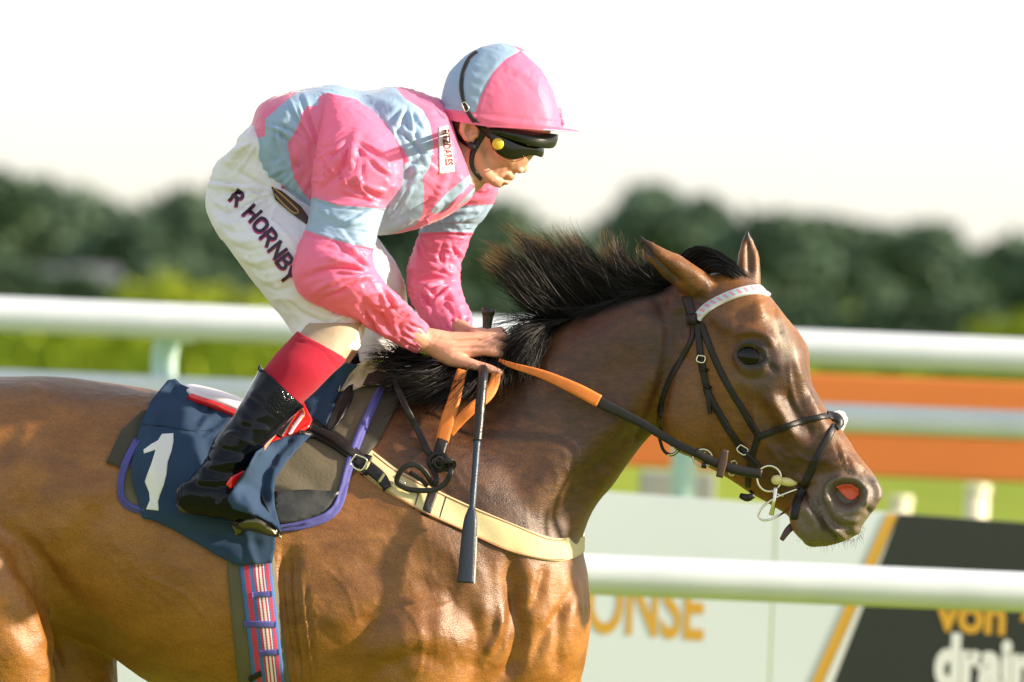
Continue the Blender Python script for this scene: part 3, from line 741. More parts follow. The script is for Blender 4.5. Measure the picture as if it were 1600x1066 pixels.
# brow and cheek mass, lips
parts += [blob((1180, 545, -.155), (34, 30, .026), 20), blob((1087, 625, -.118), (58, 78, .032), 10), blob((1330, 775, -.205), (44, 40, .022), 0), blob((1262, 812, -.185), (28, 38, .03), -20)]
hme = union('horse', parts, .0052, 6)
relax(hme, lambda q: np.clip((960 - q[:, 0]) / 80, 0, 1), 28)

S = []
def st(pts, r, h, tp=True): S.append(('s', pts, r, h, tp))
def pl(pts, r, h): S.append(('p', pts, r, h))
# --- body relief (mm)
pl([(470, 840), (560, 760), (700, 700), (780, 820), (800, 960), (740, 1100), (520, 1100), (470, 980)], 110, 9)       # shoulder and upper arm
st([(560, 700), (640, 800), (720, 900), (760, 980)], 26, 9); st([(600, 690), (700, 780), (790, 880)], 22, -7)
st([(800, 860), (800, 920), (812, 985), (800, 1040), (770, 1070)], 15, -22)                                             # groove shoulder / breast
st([(820, 900), (790, 985), (765, 1030)], 9, -6)
st([(782, 955), (778, 990), (757, 1024)], 9, 12)
st([(745, 930), (755, 985), (735, 1040)], 22, 7)
pl([(820, 890), (870, 880), (915, 900), (918, 990), (880, 1060), (820, 1060), (800, 990)], 30, 6)
st([(905, 870), (890, 930), (850, 990), (825, 1050)], 9, -8); st([(850, 880), (838, 930), (822, 960)], 8, -7); st([(880, 940), (870, 1000), (868, 1060)], 9, -5)
st([(640, 1066), (620, 1040), (650, 1020), (700, 1040)], 14, -6); st([(560, 1080), (600, 1040), (640, 1030)], 12, -6)
st([(452, 850), (446, 920), (455, 1000), (470, 1066)], 16, -20)                                                        # behind the elbow
for k in range(7):
    x = 440 + k * 6; st([(x, 850 + 8 * k), (x + 4, 950), (x + 16, 1040), (x + 22, 1080)], 2.6, -5 + (k % 2) * 9)
st([(520, 1000), (560, 940), (620, 920)], 34, 6); st([(560, 860), (600, 940), (560, 1020)], 26, -5)
# loin and flank
st([(55, 650), (30, 720), (10, 790), (20, 850)], 18, 10); st([(95, 670), (70, 740), (52, 800), (60, 850)], 24, -9)
st([(150, 740), (120, 810), (85, 860)], 26, 10); st([(240, 760), (160, 800), (90, 870)], 22, -6)
st([(0, 838), (25, 880), (52, 930), (75, 990), (98, 1066)], 11, -16); st([(0, 820), (40, 850), (85, 900), (130, 960), (190, 1020)], 14, -8)
for k in range(9):
    a = k / 8; st([(28 + 26 * a, 830 + 10 * a), (50 + 30 * a, 880 + 4 * a), (62 + 42 * a, 930 + 4 * a)], 3, -2.6); 
pl([(-60, 850), (10, 860), (50, 930), (80, 1000), (95, 1090), (-60, 1090)], 26, 22)
st([(10, 960), (50, 1010), (85, 1030)], 14, -8); st([(-10, 900), (20, 960), (30, 1040)], 24, 8)
for k in range(7):                                                                                                     # ribs
    x = 175 + k * 40; st([(x + 30, 840), (x + 5, 920), (x - 6, 1000), (x + 8, 1060)], 13, 1.6)
st([(60, 600), (45, 650)], 16, 7); st([(110, 625), (50, 640), (0, 650)], 26, -4); st([(180, 690), (120, 760)], 30, -4)
# --- neck
st([(800, 640), (870, 560), (960, 510), (1040, 490)], 34, 9)
st([(700, 690), (760, 640), (820, 590)], 34, -8); st([(850, 850), (880, 800), (930, 740), (985, 690), (1015, 650)], 22, -12)     # jugular groove
st([(895, 842), (930, 780), (975, 722), (1010, 690)], 13, 5)
st([(870, 700), (920, 640), (960, 590), (1010, 560)], 26, -6); st([(930, 700), (980, 640), (1030, 560)], 22, 6)
st([(1030, 470), (1048, 520), (1040, 590), (1022, 650), (1010, 690)], 13, -15, False)                                   # behind the jowl
st([(1062, 480), (1072, 530)], 12, -7); st([(820, 800), (850, 760), (905, 690)], 24, 6)
# --- head
pl([(1042, 560), (1060, 520), (1110, 540), (1148, 610), (1150, 690), (1110, 725), (1062, 697), (1036, 650)], 16, 6)     # jowl
st([(1150, 600), (1165, 660), (1150, 720)], 14, -6)
st([(1200, 612), (1224, 655), (1245, 690)], 9, 7); st([(1222, 606), (1252, 655), (1280, 690)], 13, -7)                   # facial crest and hollow above
st([(1165, 610), (1200, 660), (1225, 720)], 12, -5)
st([(1148, 528), (1168, 517), (1194, 524), (1208, 545)], 8, 7); st([(1150, 520), (1125, 500), (1105, 485)], 12, 5)      # brow
st([(1150, 500), (1162, 480), (1185, 478)], 14, -3)                                                                    # hollow above the eye
st([(1146, 556), (1162, 578), (1188, 578), (1204, 566)], 5, 3.5); st([(1145, 572), (1165, 592), (1195, 592)], 4, -2.4)
pl([(1150, 556), (1156, 543), (1172, 537), (1188, 546), (1196, 560), (1186, 569), (1168, 571)], 3, -6)                # eye opening
st([(1149, 556), (1156, 543), (1172, 537), (1190, 545), (1198, 560)], 2.6, 4, False); st([(1150, 558), (1160, 570), (1176, 574), (1194, 568)], 2.4, 3.5, False)
st([(1200, 568), (1214, 582)], 4, -4); st([(1168, 526), (1188, 530), (1204, 546)], 2.5, -3)
st([(1225, 500), (1240, 560), (1262, 620), (1292, 670)], 8, 6); st([(1208, 470), (1216, 500), (1222, 530)], 4, -6); st([(1183, 470), (1190, 500)], 12, 4)
# muzzle
pl([(1295, 768), (1300, 759), (1316, 753), (1334, 754), (1346, 764), (1347, 776), (1338, 788), (1322, 793), (1306, 788)], 4, -34)                # nostril
st([(1292, 780), (1294, 760), (1314, 748), (1338, 750), (1354, 766), (1352, 786)], 4, 6, False); st([(1292, 782), (1308, 800), (1335, 800), (1352, 788)], 5, 3)
st([(1282, 770), (1284, 800), (1310, 822), (1338, 820)], 6, -5); st([(1286, 745), (1310, 735), (1340, 742)], 6, -3)
st([(1243, 757), (1262, 776), (1278, 800), (1292, 826), (1312, 850)], 3.2, -17, False)                                   # mouth
st([(1256, 762), (1274, 784), (1290, 812), (1310, 834)], 5, 5); st([(1250, 780), (1266, 806), (1282, 836)], 6, 4)
st([(1240, 745), (1256, 752), (1280, 750)], 5, 4); st([(1250, 800), (1268, 830)], 9, -3)
for k in range(5): st([(1303 + 9 * k, 690 + 12 * k), (1314 + 9 * k, 715 + 11 * k), (1330 + 7 * k, 745 + 6 * k)], 2.4, -2.5 + (k % 2) * 4)
for k in range(4): st([(1200 + 8 * k, 770 + 5 * k), (1216 + 8 * k, 764 + 6 * k), (1236 + 5 * k, 762 + 8 * k)], 2.2, -2)
st([(1210, 640), (1200, 690), (1225, 730)], 3, 2.5); st([(1190, 620), (1180, 660), (1195, 700)], 2.5, 1.8); st([(1235, 700), (1262, 720), (1300, 716)], 3, 2.2)
# ears : hollow shell
st([(1003, 378), (1022, 404), (1046, 430), (1066, 446)], 6, -14); st([(1012, 384), (1040, 402), (1080, 424), (1110, 446)], 7, 3)
st([(1168, 372), (1172, 400), (1172, 430)], 8, -16)
st([(1085, 460), (1110, 480)], 10, -5)
st([(1240, 790), (1262, 762), (1284, 742), (1300, 730)], 12, -6); st([(1352, 790), (1362, 808), (1350, 826)], 5, -5); st([(1362, 748), (1372, 765), (1370, 785)], 4, 5); st([(1300, 800), (1320, 812), (1345, 812)], 5, 5)
st([(1260, 770), (1290, 812), (1318, 838)], 3.4, 5, False); st([(1330, 826), (1345, 832)], 5, 4); st([(1286, 832), (1300, 846)], 5, -4); st([(1345, 730), (1362, 752)], 4, -4)
# veins on cheek, neck and belly
for a_ in ([(1080, 560), (1100, 600), (1105, 650), (1120, 690)], [(1180, 600), (1176, 640), (1188, 680), (1210, 712)], [(1208, 700), (1236, 716), (1260, 712)], [(1230, 560), (1238, 610), (1262, 660)], [(600, 930), (640, 960), (660, 1010), (650, 1060)], [(640, 960), (690, 950), (720, 930)],
          [(500, 880), (540, 920), (560, 980)], [(180, 850), (230, 900), (290, 930), (340, 990)], [(120, 730), (150, 790), (210, 830)]): st(a_, 2.6, 1.7)
for k_ in range(16):
    x_ = 640 + 17 * k_; y_ = 900 + 40 * math.sin(k_ * 1.7); st([(x_, y_), (x_ + 14, y_ + 50), (x_ + 8, y_ + 110)], 11, 1.8 * (-1) ** k_)
S = [(s_[0], s_[1], s_[2], s_[3] * 1.45, *s_[4:]) if s_[0] == 's' and abs(s_[3]) <= 8 and min(q_[0] for q_ in s_[1]) > 1045 else s_ for s_ in S]
sculpt(hme, S)
wobble(hme, .0035, .42, 3, 2); wobble(hme, .0010, .09, 9, 2); creases(hme, .0014, .05, 70, 2.5, 91, oct=2)
# loose wrinkled skin and fine veins
v = getv(hme); n = getn(hme); Q = proj(v); w = facing(v, n)
wr = np.clip(sdf(Q, [(435, 850), (480, 850), (500, 960), (500, 1100), (440, 1100)]) / 14, 0, 1)
wr2 = np.clip(sdf(Q, [(20, 810), (70, 800), (130, 900), (130, 1000), (70, 960)]) / 18, 0, 1)
setv(hme, v + n * ((np.sin(Q[:, 0] * .9 + np.sin(Q[:, 1] * .05) * 3) * .0011 * wr + np.sin((Q[:, 0] * .8 - Q[:, 1] * .45)) * .0008 * wr2) * w)[:, None])
Q = proj(getv(hme)); v = getv(hme)
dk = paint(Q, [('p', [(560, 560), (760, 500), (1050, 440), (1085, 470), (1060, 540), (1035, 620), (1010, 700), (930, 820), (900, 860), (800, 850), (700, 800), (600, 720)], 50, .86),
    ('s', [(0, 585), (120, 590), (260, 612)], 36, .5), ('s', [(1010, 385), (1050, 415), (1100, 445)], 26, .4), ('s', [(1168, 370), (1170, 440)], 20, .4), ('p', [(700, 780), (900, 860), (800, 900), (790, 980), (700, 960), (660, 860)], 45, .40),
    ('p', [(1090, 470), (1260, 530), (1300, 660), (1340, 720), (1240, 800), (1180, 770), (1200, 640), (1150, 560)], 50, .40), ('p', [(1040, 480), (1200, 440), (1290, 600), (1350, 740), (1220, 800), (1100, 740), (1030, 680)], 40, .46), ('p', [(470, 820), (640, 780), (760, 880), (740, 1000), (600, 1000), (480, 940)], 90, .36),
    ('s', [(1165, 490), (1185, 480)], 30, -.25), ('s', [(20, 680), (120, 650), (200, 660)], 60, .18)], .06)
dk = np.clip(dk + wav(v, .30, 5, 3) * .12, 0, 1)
bk = paint(Q, [('s', [(560, 590), (660, 570), (800, 530), (900, 497), (1040, 452)], 12, 1.0), ('s', [(998, 364), (1012, 388)], 10, 1), ('s', [(1003, 378), (1022, 404), (1052, 438)], 5, .8), ('s', [(1168, 356), (1168, 370)], 10, 1),
    ('s', [(1155, 370), (1150, 400), (1160, 430)], 4, .8), ('s', [(1183, 375), (1191, 400), (1186, 425)], 3, .7),
    ('s', [(1149, 556), (1156, 542), (1172, 536), (1190, 544), (1198, 560), (1186, 571), (1168, 573), (1149, 558)], 6, .95), ('s', [(1198, 562), (1212, 575)], 6, .5),
    ('p', [(1298, 772), (1306, 760), (1326, 754), (1343, 765), (1344, 780), (1330, 790), (1312, 790)], 5, .9), ('s', [(1243, 757), (1262, 776), (1278, 800), (1292, 826)], 3, .6),
    ('s', [(1062, 470), (1050, 520), (1030, 600)], 7, .25), ('s', [(1010, 690), (1000, 670)], 16, .5)], 0)  # the last stroke paints the shadow at the throat into the coat
bk = np.clip(np.maximum(bk, np.clip((.62 - v[:, 2]) / .2, 0, 1)), 0, 1)
gr = np.clip(paint(Q, [('p', [(1262, 780), (1284, 745), (1330, 735), (1390, 740), (1400, 870), (1230, 870), (1244, 800)], 16, .95), ('s', [(1150, 590), (1175, 600), (1200, 590)], 16, .35), ('s', [(1172, 390), (1172, 430)], 10, .45)], 0), 0, 1)
wh = np.clip(paint(Q, [('s', [(1216, 505), (1232, 540), (1240, 555)], 9, .8), ('s', [(1222, 520), (1226, 560)], 8, .4)], 0), 0, 1)  # pale forehead streak: the sun's highlight painted into the coat
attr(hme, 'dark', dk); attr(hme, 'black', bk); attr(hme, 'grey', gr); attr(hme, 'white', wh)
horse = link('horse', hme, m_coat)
tag(horse, 'bay racehorse with black blowing mane galloping to the right under the jockey', 'horse')
B_horse = bvh_of(hme)

# eye
m_eye = mat('horse_eye', (.003, .002, .002), rough=.08, spec=.32, coat=0, coat_rough=.05)
V, F = blob((1175, 559, 0), (27, 22, .024), 15, n=36)
h = ray(1175, 556, [B_horse]); V = V + (np.array(h[0]) - P(1175, 556, 0)) + cF * .0172
link('eye', mesh_from('eye', V, F), m_eye, horse)
# nostril lining
m_nost = mat('nostril_lining', (.80, .12, .06), rough=.45)
patch('nostril_lining', [(1306, 761), (1316, 757), (1331, 757), (1342, 765), (1342, 774), (1333, 782), (1324, 780), (1315, 771)], [B_horse], m_nost, horse, grid=2, thick=1, lift=2, sm=2)
# ================================================================== JOCKEY
def silk_material():
    m = bpy.data.materials.new('racing_silk'); m.use_nodes = True; nt = m.node_tree; b = nt.nodes['Principled BSDF']
    s = mapr(nt, node_attr(nt, 'blue'), -.0006, .0006)
    c = mixc(nt, s, (.94, .225, .415), (.37, .55, .75))
    nt.links.new(c, b.inputs['Base Color']); b.inputs['Roughness'].default_value = .40; b.inputs['Specular IOR Level'].default_value = .38
    b.inputs['Sheen Weight'].default_value = .25; b.inputs['Sheen Roughness'].default_value = .3
    tc = nt.nodes.new('ShaderNodeTexCoord'); n = nt.nodes.new('ShaderNodeTexNoise'); n.noise_type = 'RIDGED_MULTIFRACTAL'; n.inputs['Scale'].default_value = 11; n.inputs['Detail'].default_value = 2.5; n.inputs['Distortion'].default_value = .7
    n2 = nt.nodes.new('ShaderNodeTexNoise'); n2.inputs['Scale'].default_value = 900; nt.links.new(tc.outputs['Object'], n.inputs[0]); nt.links.new(tc.outputs['Object'], n2.inputs[0])
    bp = nt.nodes.new('ShaderNodeBump'); bp.inputs['Strength'].default_value = .22; bp.inputs['Distance'].default_value = .007
    nt.links.new(mathn(nt, 'ADD', n.outputs[0], mathn(nt, 'MULTIPLY', n2.outputs[0], .03)), bp.inputs['Height']); nt.links.new(bp.outputs[0], b.inputs['Normal'])
    tr = nt.nodes.new('ShaderNodeBsdfTranslucent'); nt.links.new(c, tr.inputs[0]); nt.links.new(bp.outputs[0], tr.inputs['Normal'])
    mx = nt.nodes.new('ShaderNodeMixShader'); mx.inputs[0].default_value = .30; nt.links.new(b.outputs[0], mx.inputs[1]); nt.links.new(tr.outputs[0], mx.inputs[2])
    nt.links.new(mx.outputs[0], nt.nodes['Material Output'].inputs[0])
    return m
m_silk = silk_material()
m_breech = mat('white_breeches', (.70, .69, .76), rough=.62, spec=.3, sheen=.2, col2=(.76, .745, .79), nscale=5, bscale=22, bamt=.25)
m_skin = mat('skin', (.55, .265, .19), rough=.5, spec=.4, sss=.2, col2=(.62, .33, .24), nscale=30, bscale=160, bamt=.25)
m_tight = mat('nude_tights', (.38, .31, .22), rough=.7, bscale=60, bamt=.2)
m_sock = mat('red_sock', (.38, .012, .035), rough=.85, spec=.2, sheen=.08, bscale=700, bamt=.6)
m_boot = mat('patent_boot', (.003, .004, .008), rough=.10, spec=.22, coat=0, coat_rough=.08, bscale=14, bamt=.12)
m_sole = mat('boot_sole', (.035, .033, .020), rough=.5, bscale=60, bamt=.5)
m_blk = mat('black_webbing', (.010, .010, .012), rough=.5, bscale=400, bamt=.3)
m_metal = mat('steel', (.72, .70, .62), rough=.18, metal=1, bscale=60, bamt=.05)
m_patchw = mat('white_patch', (.80, .78, .76), rough=.6)
m_redp = mat('red_print', (.30, .01, .03), rough=.6)
m_darkp = mat('navy_print', (.022, .008, .030), rough=.5)
m_magp = mat('magenta_print_edge', (.42, .02, .14), rough=.5)

# ---- body: head, neck, torso, arms with hands, legs in one skin
bp_ = []
bp_ += [blob((786, 178, 0), (80, 82, .080), 0), blob((790, 215, 0), (52, 58, .066), 25), blob((772, 242, 0), (36, 42, .056), 20), blob((775, 268, 0), (22, 20, .034), 20)]
bp_ += chain([(745, 240, -.045, 15), (757, 268, -.036, 13), (776, 282, -.016, 11)]) + chain([(745, 240, .045, 15), (757, 268, .036, 13), (776, 282, .016, 11)])
bp_ += [*chain([(738, 240, 0, 32), (762, 264, 0, 23)], 16), blob((779, 283, 0), (11, 10.5, .022), 0), cone((819, 234, 0), (818, 264, 0), 7, 6.6), blob((811, 266, -.010), (7, 5.5, .008), 10), blob((811, 266, .010), (7, 5.5, .008), 10),
        blob((792, 272, 0), (14, 9, .026), 25), blob((794, 278.5, 0), (7.5, 3.8, .020), 20), blob((789.5, 285, 0), (6.5, 3.8, .019), 18), blob((788, 243, -.040), (20, 15, .022), 30), blob((788, 243, .040), (20, 15, .022), 30), blob((822, 218, 0), (10, 16, .05), 10)]
# ear
bp_ += chain([(728, 216, -.080, 5), (722, 204, -.086, 5.5), (724, 193, -.086, 5.5), (734, 189, -.082, 5.5), (743, 194, -.076, 5), (743, 206, -.072, 5), (737, 216, -.072, 5.5), (733, 222, -.072, 5)], 12)
bp_ += [blob((734, 206, -.066), (12, 17, .014), 10), cone((745, 205, -.05), (742, 212, -.074), 10, 5)]
bp_ += chain([(745, 228, 0, 44), (722, 262, 0, 44), (660, 290, 0, 60)], 20)
bp_ += chain([(660, 280, 0, 60), (540, 260, 0, 70), (430, 255, 0, 46)], 20)
# near arm to wrist, far arm to wrist
bp_ += chain([(570, 230, -.15, 36), (530, 415, -.28, 26), (655, 530, -.125, 19), (678, 535, -.110, 19)], 16)
bp_ += chain([(720, 290, .15, 30), (694, 380, .21, 22), (680, 428, .205, 20), (700, 490, .13, 16), (714, 512, .105, 17), (735, 530, .07, 17)], 16)
# near hand
bp_ += chain([(668, 531, -.115, 19), (700, 538, -.108, 20), (735, 534, -.104, 15), (762, 531, -.102, 11)], 16)
bp_ += chain([(672, 537, -.118, 18), (705, 549, -.118, 19), (735, 547, -.115, 13), (758, 545, -.115, 11)], 16)
bp_ += chain([(685, 545, -.118, 17), (706, 558, -.126, 16), (724, 566, -.136, 10.5), (743, 571, -.144, 8), (763, 576, -.148, 7.4), (781, 583, -.148, 6.2)], 16)     # thumb
bp_ += chain([(745, 527, -.098, 9.5), (768, 526, -.096, 8.2), (785, 526, -.086, 7.2), (792, 536, -.070, 6.4)], 14)
bp_ += chain([(752, 536, -.110, 9.5), (774, 538, -.112, 8.4), (789, 543, -.100, 7.4), (790, 553, -.084, 6.4)], 14)
bp_ += chain([(750, 547, -.118, 9.5), (770, 550, -.122, 8.4), (785, 556, -.112, 7.2), (780, 562, -.096, 6.4)], 14)
bp_ += chain([(742, 521, -.086, 8.5), (764, 519, -.080, 7.4), (779, 519, -.066, 6.6), (784, 527, -.055, 6)], 14)
# far hand
bp_ += chain([(730, 528, .07, 17), (758, 526, .055, 14), (776, 520, .045, 9), (782, 517, .03, 7), (788, 524, .02, 6)], 14)
bp_ += chain([(755, 530, .05, 12), (780, 528, .035, 8), (790, 534, .02, 7)], 14) + chain([(755, 538, .05, 12), (778, 540, .03, 8), (786, 546, .015, 7)], 14) + chain([(740, 536, .04, 11), (760, 548, .02, 8), (775, 552, .01, 7)], 14)
# legs
bp_ += chain([(400, 285, -.02, 46), (440, 350, -.08, 44), (512, 505, -.20, 38), (505, 545, -.245, 36), (440, 620, -.31, 28), (345, 760, -.345, 22)], 16)
bp_ += chain([(400, 285, .02, 46), (580, 490, .27, 38), (500, 620, .31, 26), (430, 760, .34, 22)], 16)
jme = union('jockey', bp_, .0025, 3)
S = []
st([(778, 276), (790, 280), (803, 283)], 1.6, -2.6, False); st([(783, 289), (795, 291)], 3, -1.6); st([(805, 270), (796, 268), (790, 274)], 2.6, -1.8)
st([(812, 270), (806, 271)], 1.8, -2); st([(786, 262), (776, 275), (770, 284)], 3.5, -1.3); st([(735, 196), (729, 204), (733, 214)], 2.6, -3.5); st([(741, 200), (740, 210)], 2.5, -2.5)
st([(722, 250), (715, 275)], 6, -2); st([(735, 240), (728, 268)], 5, 1.8)
for a in ([(700, 530), (728, 527), (752, 524)], [(703, 540), (730, 538), (756, 537)], [(705, 549), (730, 548), (754, 549)]): st(a, 2.6, 1.6)
for a in ([(703, 535), (735, 532), (760, 531)], [(705, 545), (735, 543), (764, 543)], [(752, 557), (768, 560), (782, 563)]): st(a, 2.0, -3.2)
for x, y in ((768, 525), (774, 537), (771, 549), (786, 543), (748, 566), (763, 571)): st([(x - 1, y - 4), (x + 1, y + 4)], 1.6, -.9, False)
st([(672, 523), (700, 528)], 3, 1.2); st([(690, 520), (672, 545)], 2.0, -.8); st([(773, 575), (780, 573), (786, 577)], 1.4, -.7)
sculpt(jme, S)
jockey = tag(link('jockey', jme, m_skin), 'jockey in pink and light blue silks crouching in the saddle of the bay horse', 'person')
B_jock = bvh_of(jme)

# lips and stubble are colour of the skin itself
def setblue(me, polys, rad=1.0):
    """'blue' attribute: signed distance (m) to the light blue areas of the silk"""
    Q = proj(getv(me)); d = np.full(len(Q), -1e3)
    for p in polys: d = np.maximum(d, sdf(Q, p))
    attr(me, 'blue', d * PX)

def rays_(o, a0, a1, n_, L, h):
    """tension folds fanning out of a seam"""
    for k in range(n_):
        a = math.radians(a0 + (a1 - a0) * (k + .5 * rng.random()) / n_); s0 = 8 + 10 * rng.random(); l_ = L * (.55 + .6 * rng.random()); bnd = (rng.random() - .5) * .5
        S.append(('s', [(o[0] + math.cos(a + bnd * t) * (s0 + l_ * t), o[1] + math.sin(a + bnd * t) * (s0 + l_ * t)) for t in (0, .35, .7, 1)], 2.2 + 1.8 * rng.random(), 1.7 * h * (-1) ** k * (.6 + .6 * rng.random()), True)); q_ = S[-1]; dx, dy = -math.sin(a) * 5.5, math.cos(a) * 5.5; S.append(('s', [(u + dx, v_ + dy) for u, v_ in q_[1]], q_[2] * 1.2, -q_[3] * .7, True))
# ---- jacket body
jb = loft([
    (394, 192, 399, 262, 0, .10, 0, 2, 0), (402, 170, 410, 285, 0, .150, 0, 2.4, -.05), (420, 156, 432, 306, 0, .172, 0, 3.2, 0), (468, 142, 482, 345, 0, .188, 0, 3.6, .02), (520, 135, 532, 362, 0, .195, 0, 3.2, 0),
    (565, 143, 590, 368, 0, .20, 0, 2.3, 0), (612, 137, 640, 360, 0, .20, 0, 2.3, 0), (652, 145, 688, 343, 0, .18, 0, 2.2, 0), (688, 158, 728, 318, 0, .14, 0, 2.1, 0), (698, 172, 738, 306, 0, .108, 0, 2, 0), (702, 182, 742, 298, 0, .088, 0, 2, 0)], 190, 190)
jbm = plain('jacket_body', [jb])
S = []
# folds
st([(470, 150), (440, 190), (415, 240), (404, 275)], 9, 4); st([(500, 150), (470, 200), (430, 240), (410, 250)], 7, -4)
st([(520, 150), (540, 170), (560, 200), (570, 240)], 6, -5); st([(508, 146), (522, 175), (530, 210)], 5, 6); st([(560, 150), (620, 170), (660, 215), (672, 260)], 8, 4)
st([(402, 255), (440, 256), (475, 255), (500, 240)], 4, -2.5); st([(452, 245), (480, 240), (508, 236)], 3, 3)
st([(640, 155), (668, 190), (676, 240), (650, 300)], 7, -4); st([(615, 145), (650, 170), (690, 176)], 5, 4); st([(640, 145), (670, 162), (700, 170)], 3.5, -3)
st([(640, 220), (655, 240), (640, 262), (632, 285)], 4, -5); st([(650, 225), (664, 245), (650, 270)], 4, 4); st([(612, 230), (640, 250), (655, 290)], 6, 4)
st([(700, 250), (690, 290), (672, 330)], 5, 5); st([(712, 262), (702, 300), (690, 325)], 5, -5); st([(728, 270), (716, 300), (700, 320)], 4, 5); st([(740, 280), (726, 305)], 3, -4)
st([(590, 362), (640, 345), (690, 318), (720, 300)], 4, 4); st([(600, 350), (650, 330), (685, 305)], 4, -4)
st([(412, 290), (440, 304), (480, 335)], 4, 4); st([(420, 280), (450, 296), (490, 325)], 3.5, -3.5); st([(430, 250), (450, 290), (480, 320)], 6, 3)
for k in range(12): st([(410 + k * 7, 270 + k * 5), (425 + k * 8, 240 + k * 4), (450 + k * 9, 215 + k * 3)], 3.2, (-1) ** k * 1.8)
for k in range(8): st([(655 - k * 8, 300 - k * 4), (668 - k * 8, 260 - k * 6), (660 - k * 10, 220 - k * 7)], 3, (-1) ** k * 1.5)
rays_((500, 240), 140, 265, 10, 85, 2.8); rays_((685, 262), 150, 235, 8, 75, 2.6); rays_((560, 340), 185, 250, 6, 70, 2.4); rays_((640, 160), 60, 150, 6, 60, 2.4); rays_((430, 190), 20, 100, 6, 60, 2.4); rays_((600, 350), 270, 350, 6, 70, 2.6)
sculpt(jbm, S); wobble(jbm, .0030, .16, 21, 3); creases(jbm, .0026, .055, 25, 5.5, 5); creases(jbm, .0018, .045, -40, 5, 6); creases(jbm, .0012, .022, 70, 4, 8)
setblue(jbm, [
    [(446, 158), (470, 140), (508, 130), (560, 130), (614, 130), (632, 154), (660, 171), (672, 193), (677, 224), (672, 261), (660, 278), (663, 300), (660, 337), (650, 352), (560, 385), (556, 330), (640, 250), (600, 190), (560, 164), (539, 155), (508, 145), (498, 152), (497, 165), (480, 166), (470, 179), (469, 190), (459, 210), (449, 224), (452, 244), (459, 278), (475, 303), (492, 322), (470, 322), (441, 289), (402, 275), (394, 255), (397, 217), (414, 213), (415, 186)],
    [(740, 268), (748, 300), (706, 330), (690, 340), (672, 330), (700, 300)]])
jacket = link('jacket', jbm, m_silk, jockey); B_jb = bvh_of(jbm)

# ---- near sleeve
sl = loft([
    (560, 158, 512, 146, -.135, .03, 0, 2, 0), (592, 184, 506, 166, -.155, .055, 0, 2, 0), (615, 215, 500, 204, -.185, .072, 0, 2.2, 0), (628, 252, 493, 242, -.210, .080, 0, 2.2, 0), (627, 288, 487, 276, -.222, .080, 0, 2.2, 0),
    (606, 318, 487, 303, -.228, .072, 0, 2.2, 0), (597, 340, 484, 328, -.245, .066, 0, 2.2, 0), (588, 372, 478, 360, -.262, .064, 0, 2.2, 0), (582, 402, 464, 392, -.280, .068, 0, 2.2, 0), (588, 424, 456, 428, -.288, .068, 0, 2.2, 0),
    (604, 446, 470, 462, -.285, .064, 0, 2.2, 0), (624, 466, 512, 484, -.265, .058, 0, 2.2, 0), (642, 484, 560, 505, -.225, .050, 0, 2.2, 0), (656, 496, 605, 530, -.175, .042, 0, 2.2, 0), (664, 504, 634, 544, -.13, .034, 0, 2.1, 0), (669, 512, 652, 552, -.118, .029, 0, 2, 0)], 210, 130)
slm = plain('near_sleeve', [sl])
S = []
st([(560, 200), (545, 240), (500, 262)], 7, 5); st([(545, 222), (536, 260), (520, 290)], 5, -6); st([(556, 225), (545, 265), (535, 295)], 4, 6); st([(536, 225), (520, 260), (500, 285)], 5, 4)
for k in range(7): st([(520 + k * 6, 262 + k * 3), (530 + k * 6, 280 + k * 3), (548 + k * 5, 292 + k * 3)], 2.6, (-1) ** k * 3.5)
st([(560, 200), (600, 240), (615, 290)], 9, 4); st([(598, 215), (612, 250), (618, 285)], 4, -3); st([(540, 290), (570, 305), (600, 312)], 4, -5); st([(545, 270), (575, 292), (605, 300)], 4, 5)
st([(486, 305), (530, 320), (560, 318), (600, 325)], 2.2, 3, False); st([(479, 361), (530, 374), (588, 388)], 2.0, 3, False); st([(484, 309), (530, 325), (598, 330)], 2, -3, False); st([(481, 366), (530, 379), (585, 393)], 2.4, -3, False)
st([(495, 325), (540, 345), (585, 350)], 5, 2.5); st([(500, 345), (550, 360), (585, 366)], 3.5, -2.5); st([(510, 318), (520, 350)], 4, -2)
st([(580, 425), (540, 418), (500, 425), (470, 440)], 5, -7); st([(585, 432), (545, 432), (510, 444), (482, 462)], 5, 7); st([(588, 438), (560, 445), (520, 460), (495, 472)], 4, -6); st([(578, 415), (540, 405), (500, 405)], 5, 5); st([(575, 405), (535, 392), (500, 385)], 4, -4)
st([(560, 385), (535, 400), (510, 395)], 4, 3); st([(600, 455), (570, 462), (545, 475)], 4, 4); st([(590, 440), (620, 470), (645, 488)], 6, 4); st([(560, 460), (590, 490), (620, 510)], 5, -5); st([(545, 470), (580, 505), (620, 525)], 4, 5)
st([(610, 470), (600, 495), (612, 515)], 4, -4); st([(625, 478), (612, 500), (625, 525)], 4, 4.5); st([(530, 480), (570, 510), (610, 532)], 4, -4); st([(640, 490), (625, 510), (632, 535)], 3, -4)
for k in range(9): st([(664 - k * 2.1, 512 + k * 4.6), (652 - k * 2.4, 507 + k * 4.2), (640 - k * 2.4, 500 + k * 4.2)], 1.9, (-1) ** k * 2.6)
st([(657, 506), (641, 544)], 2.0, -2.5, False); st([(650, 502), (634, 541)], 2.2, 2.0, False)
rays_((552, 214), 30, 150, 11, 68, 3.2); rays_((520, 290), 200, 340, 8, 50, 2.4); rays_((560, 470), 10, 60, 6, 60, 2.8); rays_((586, 428), 140, 235, 9, 75, 3.2); rays_((600, 320), 150, 215, 5, 60, 2.2); rays_((590, 440), 20, 75, 5, 55, 2.6)
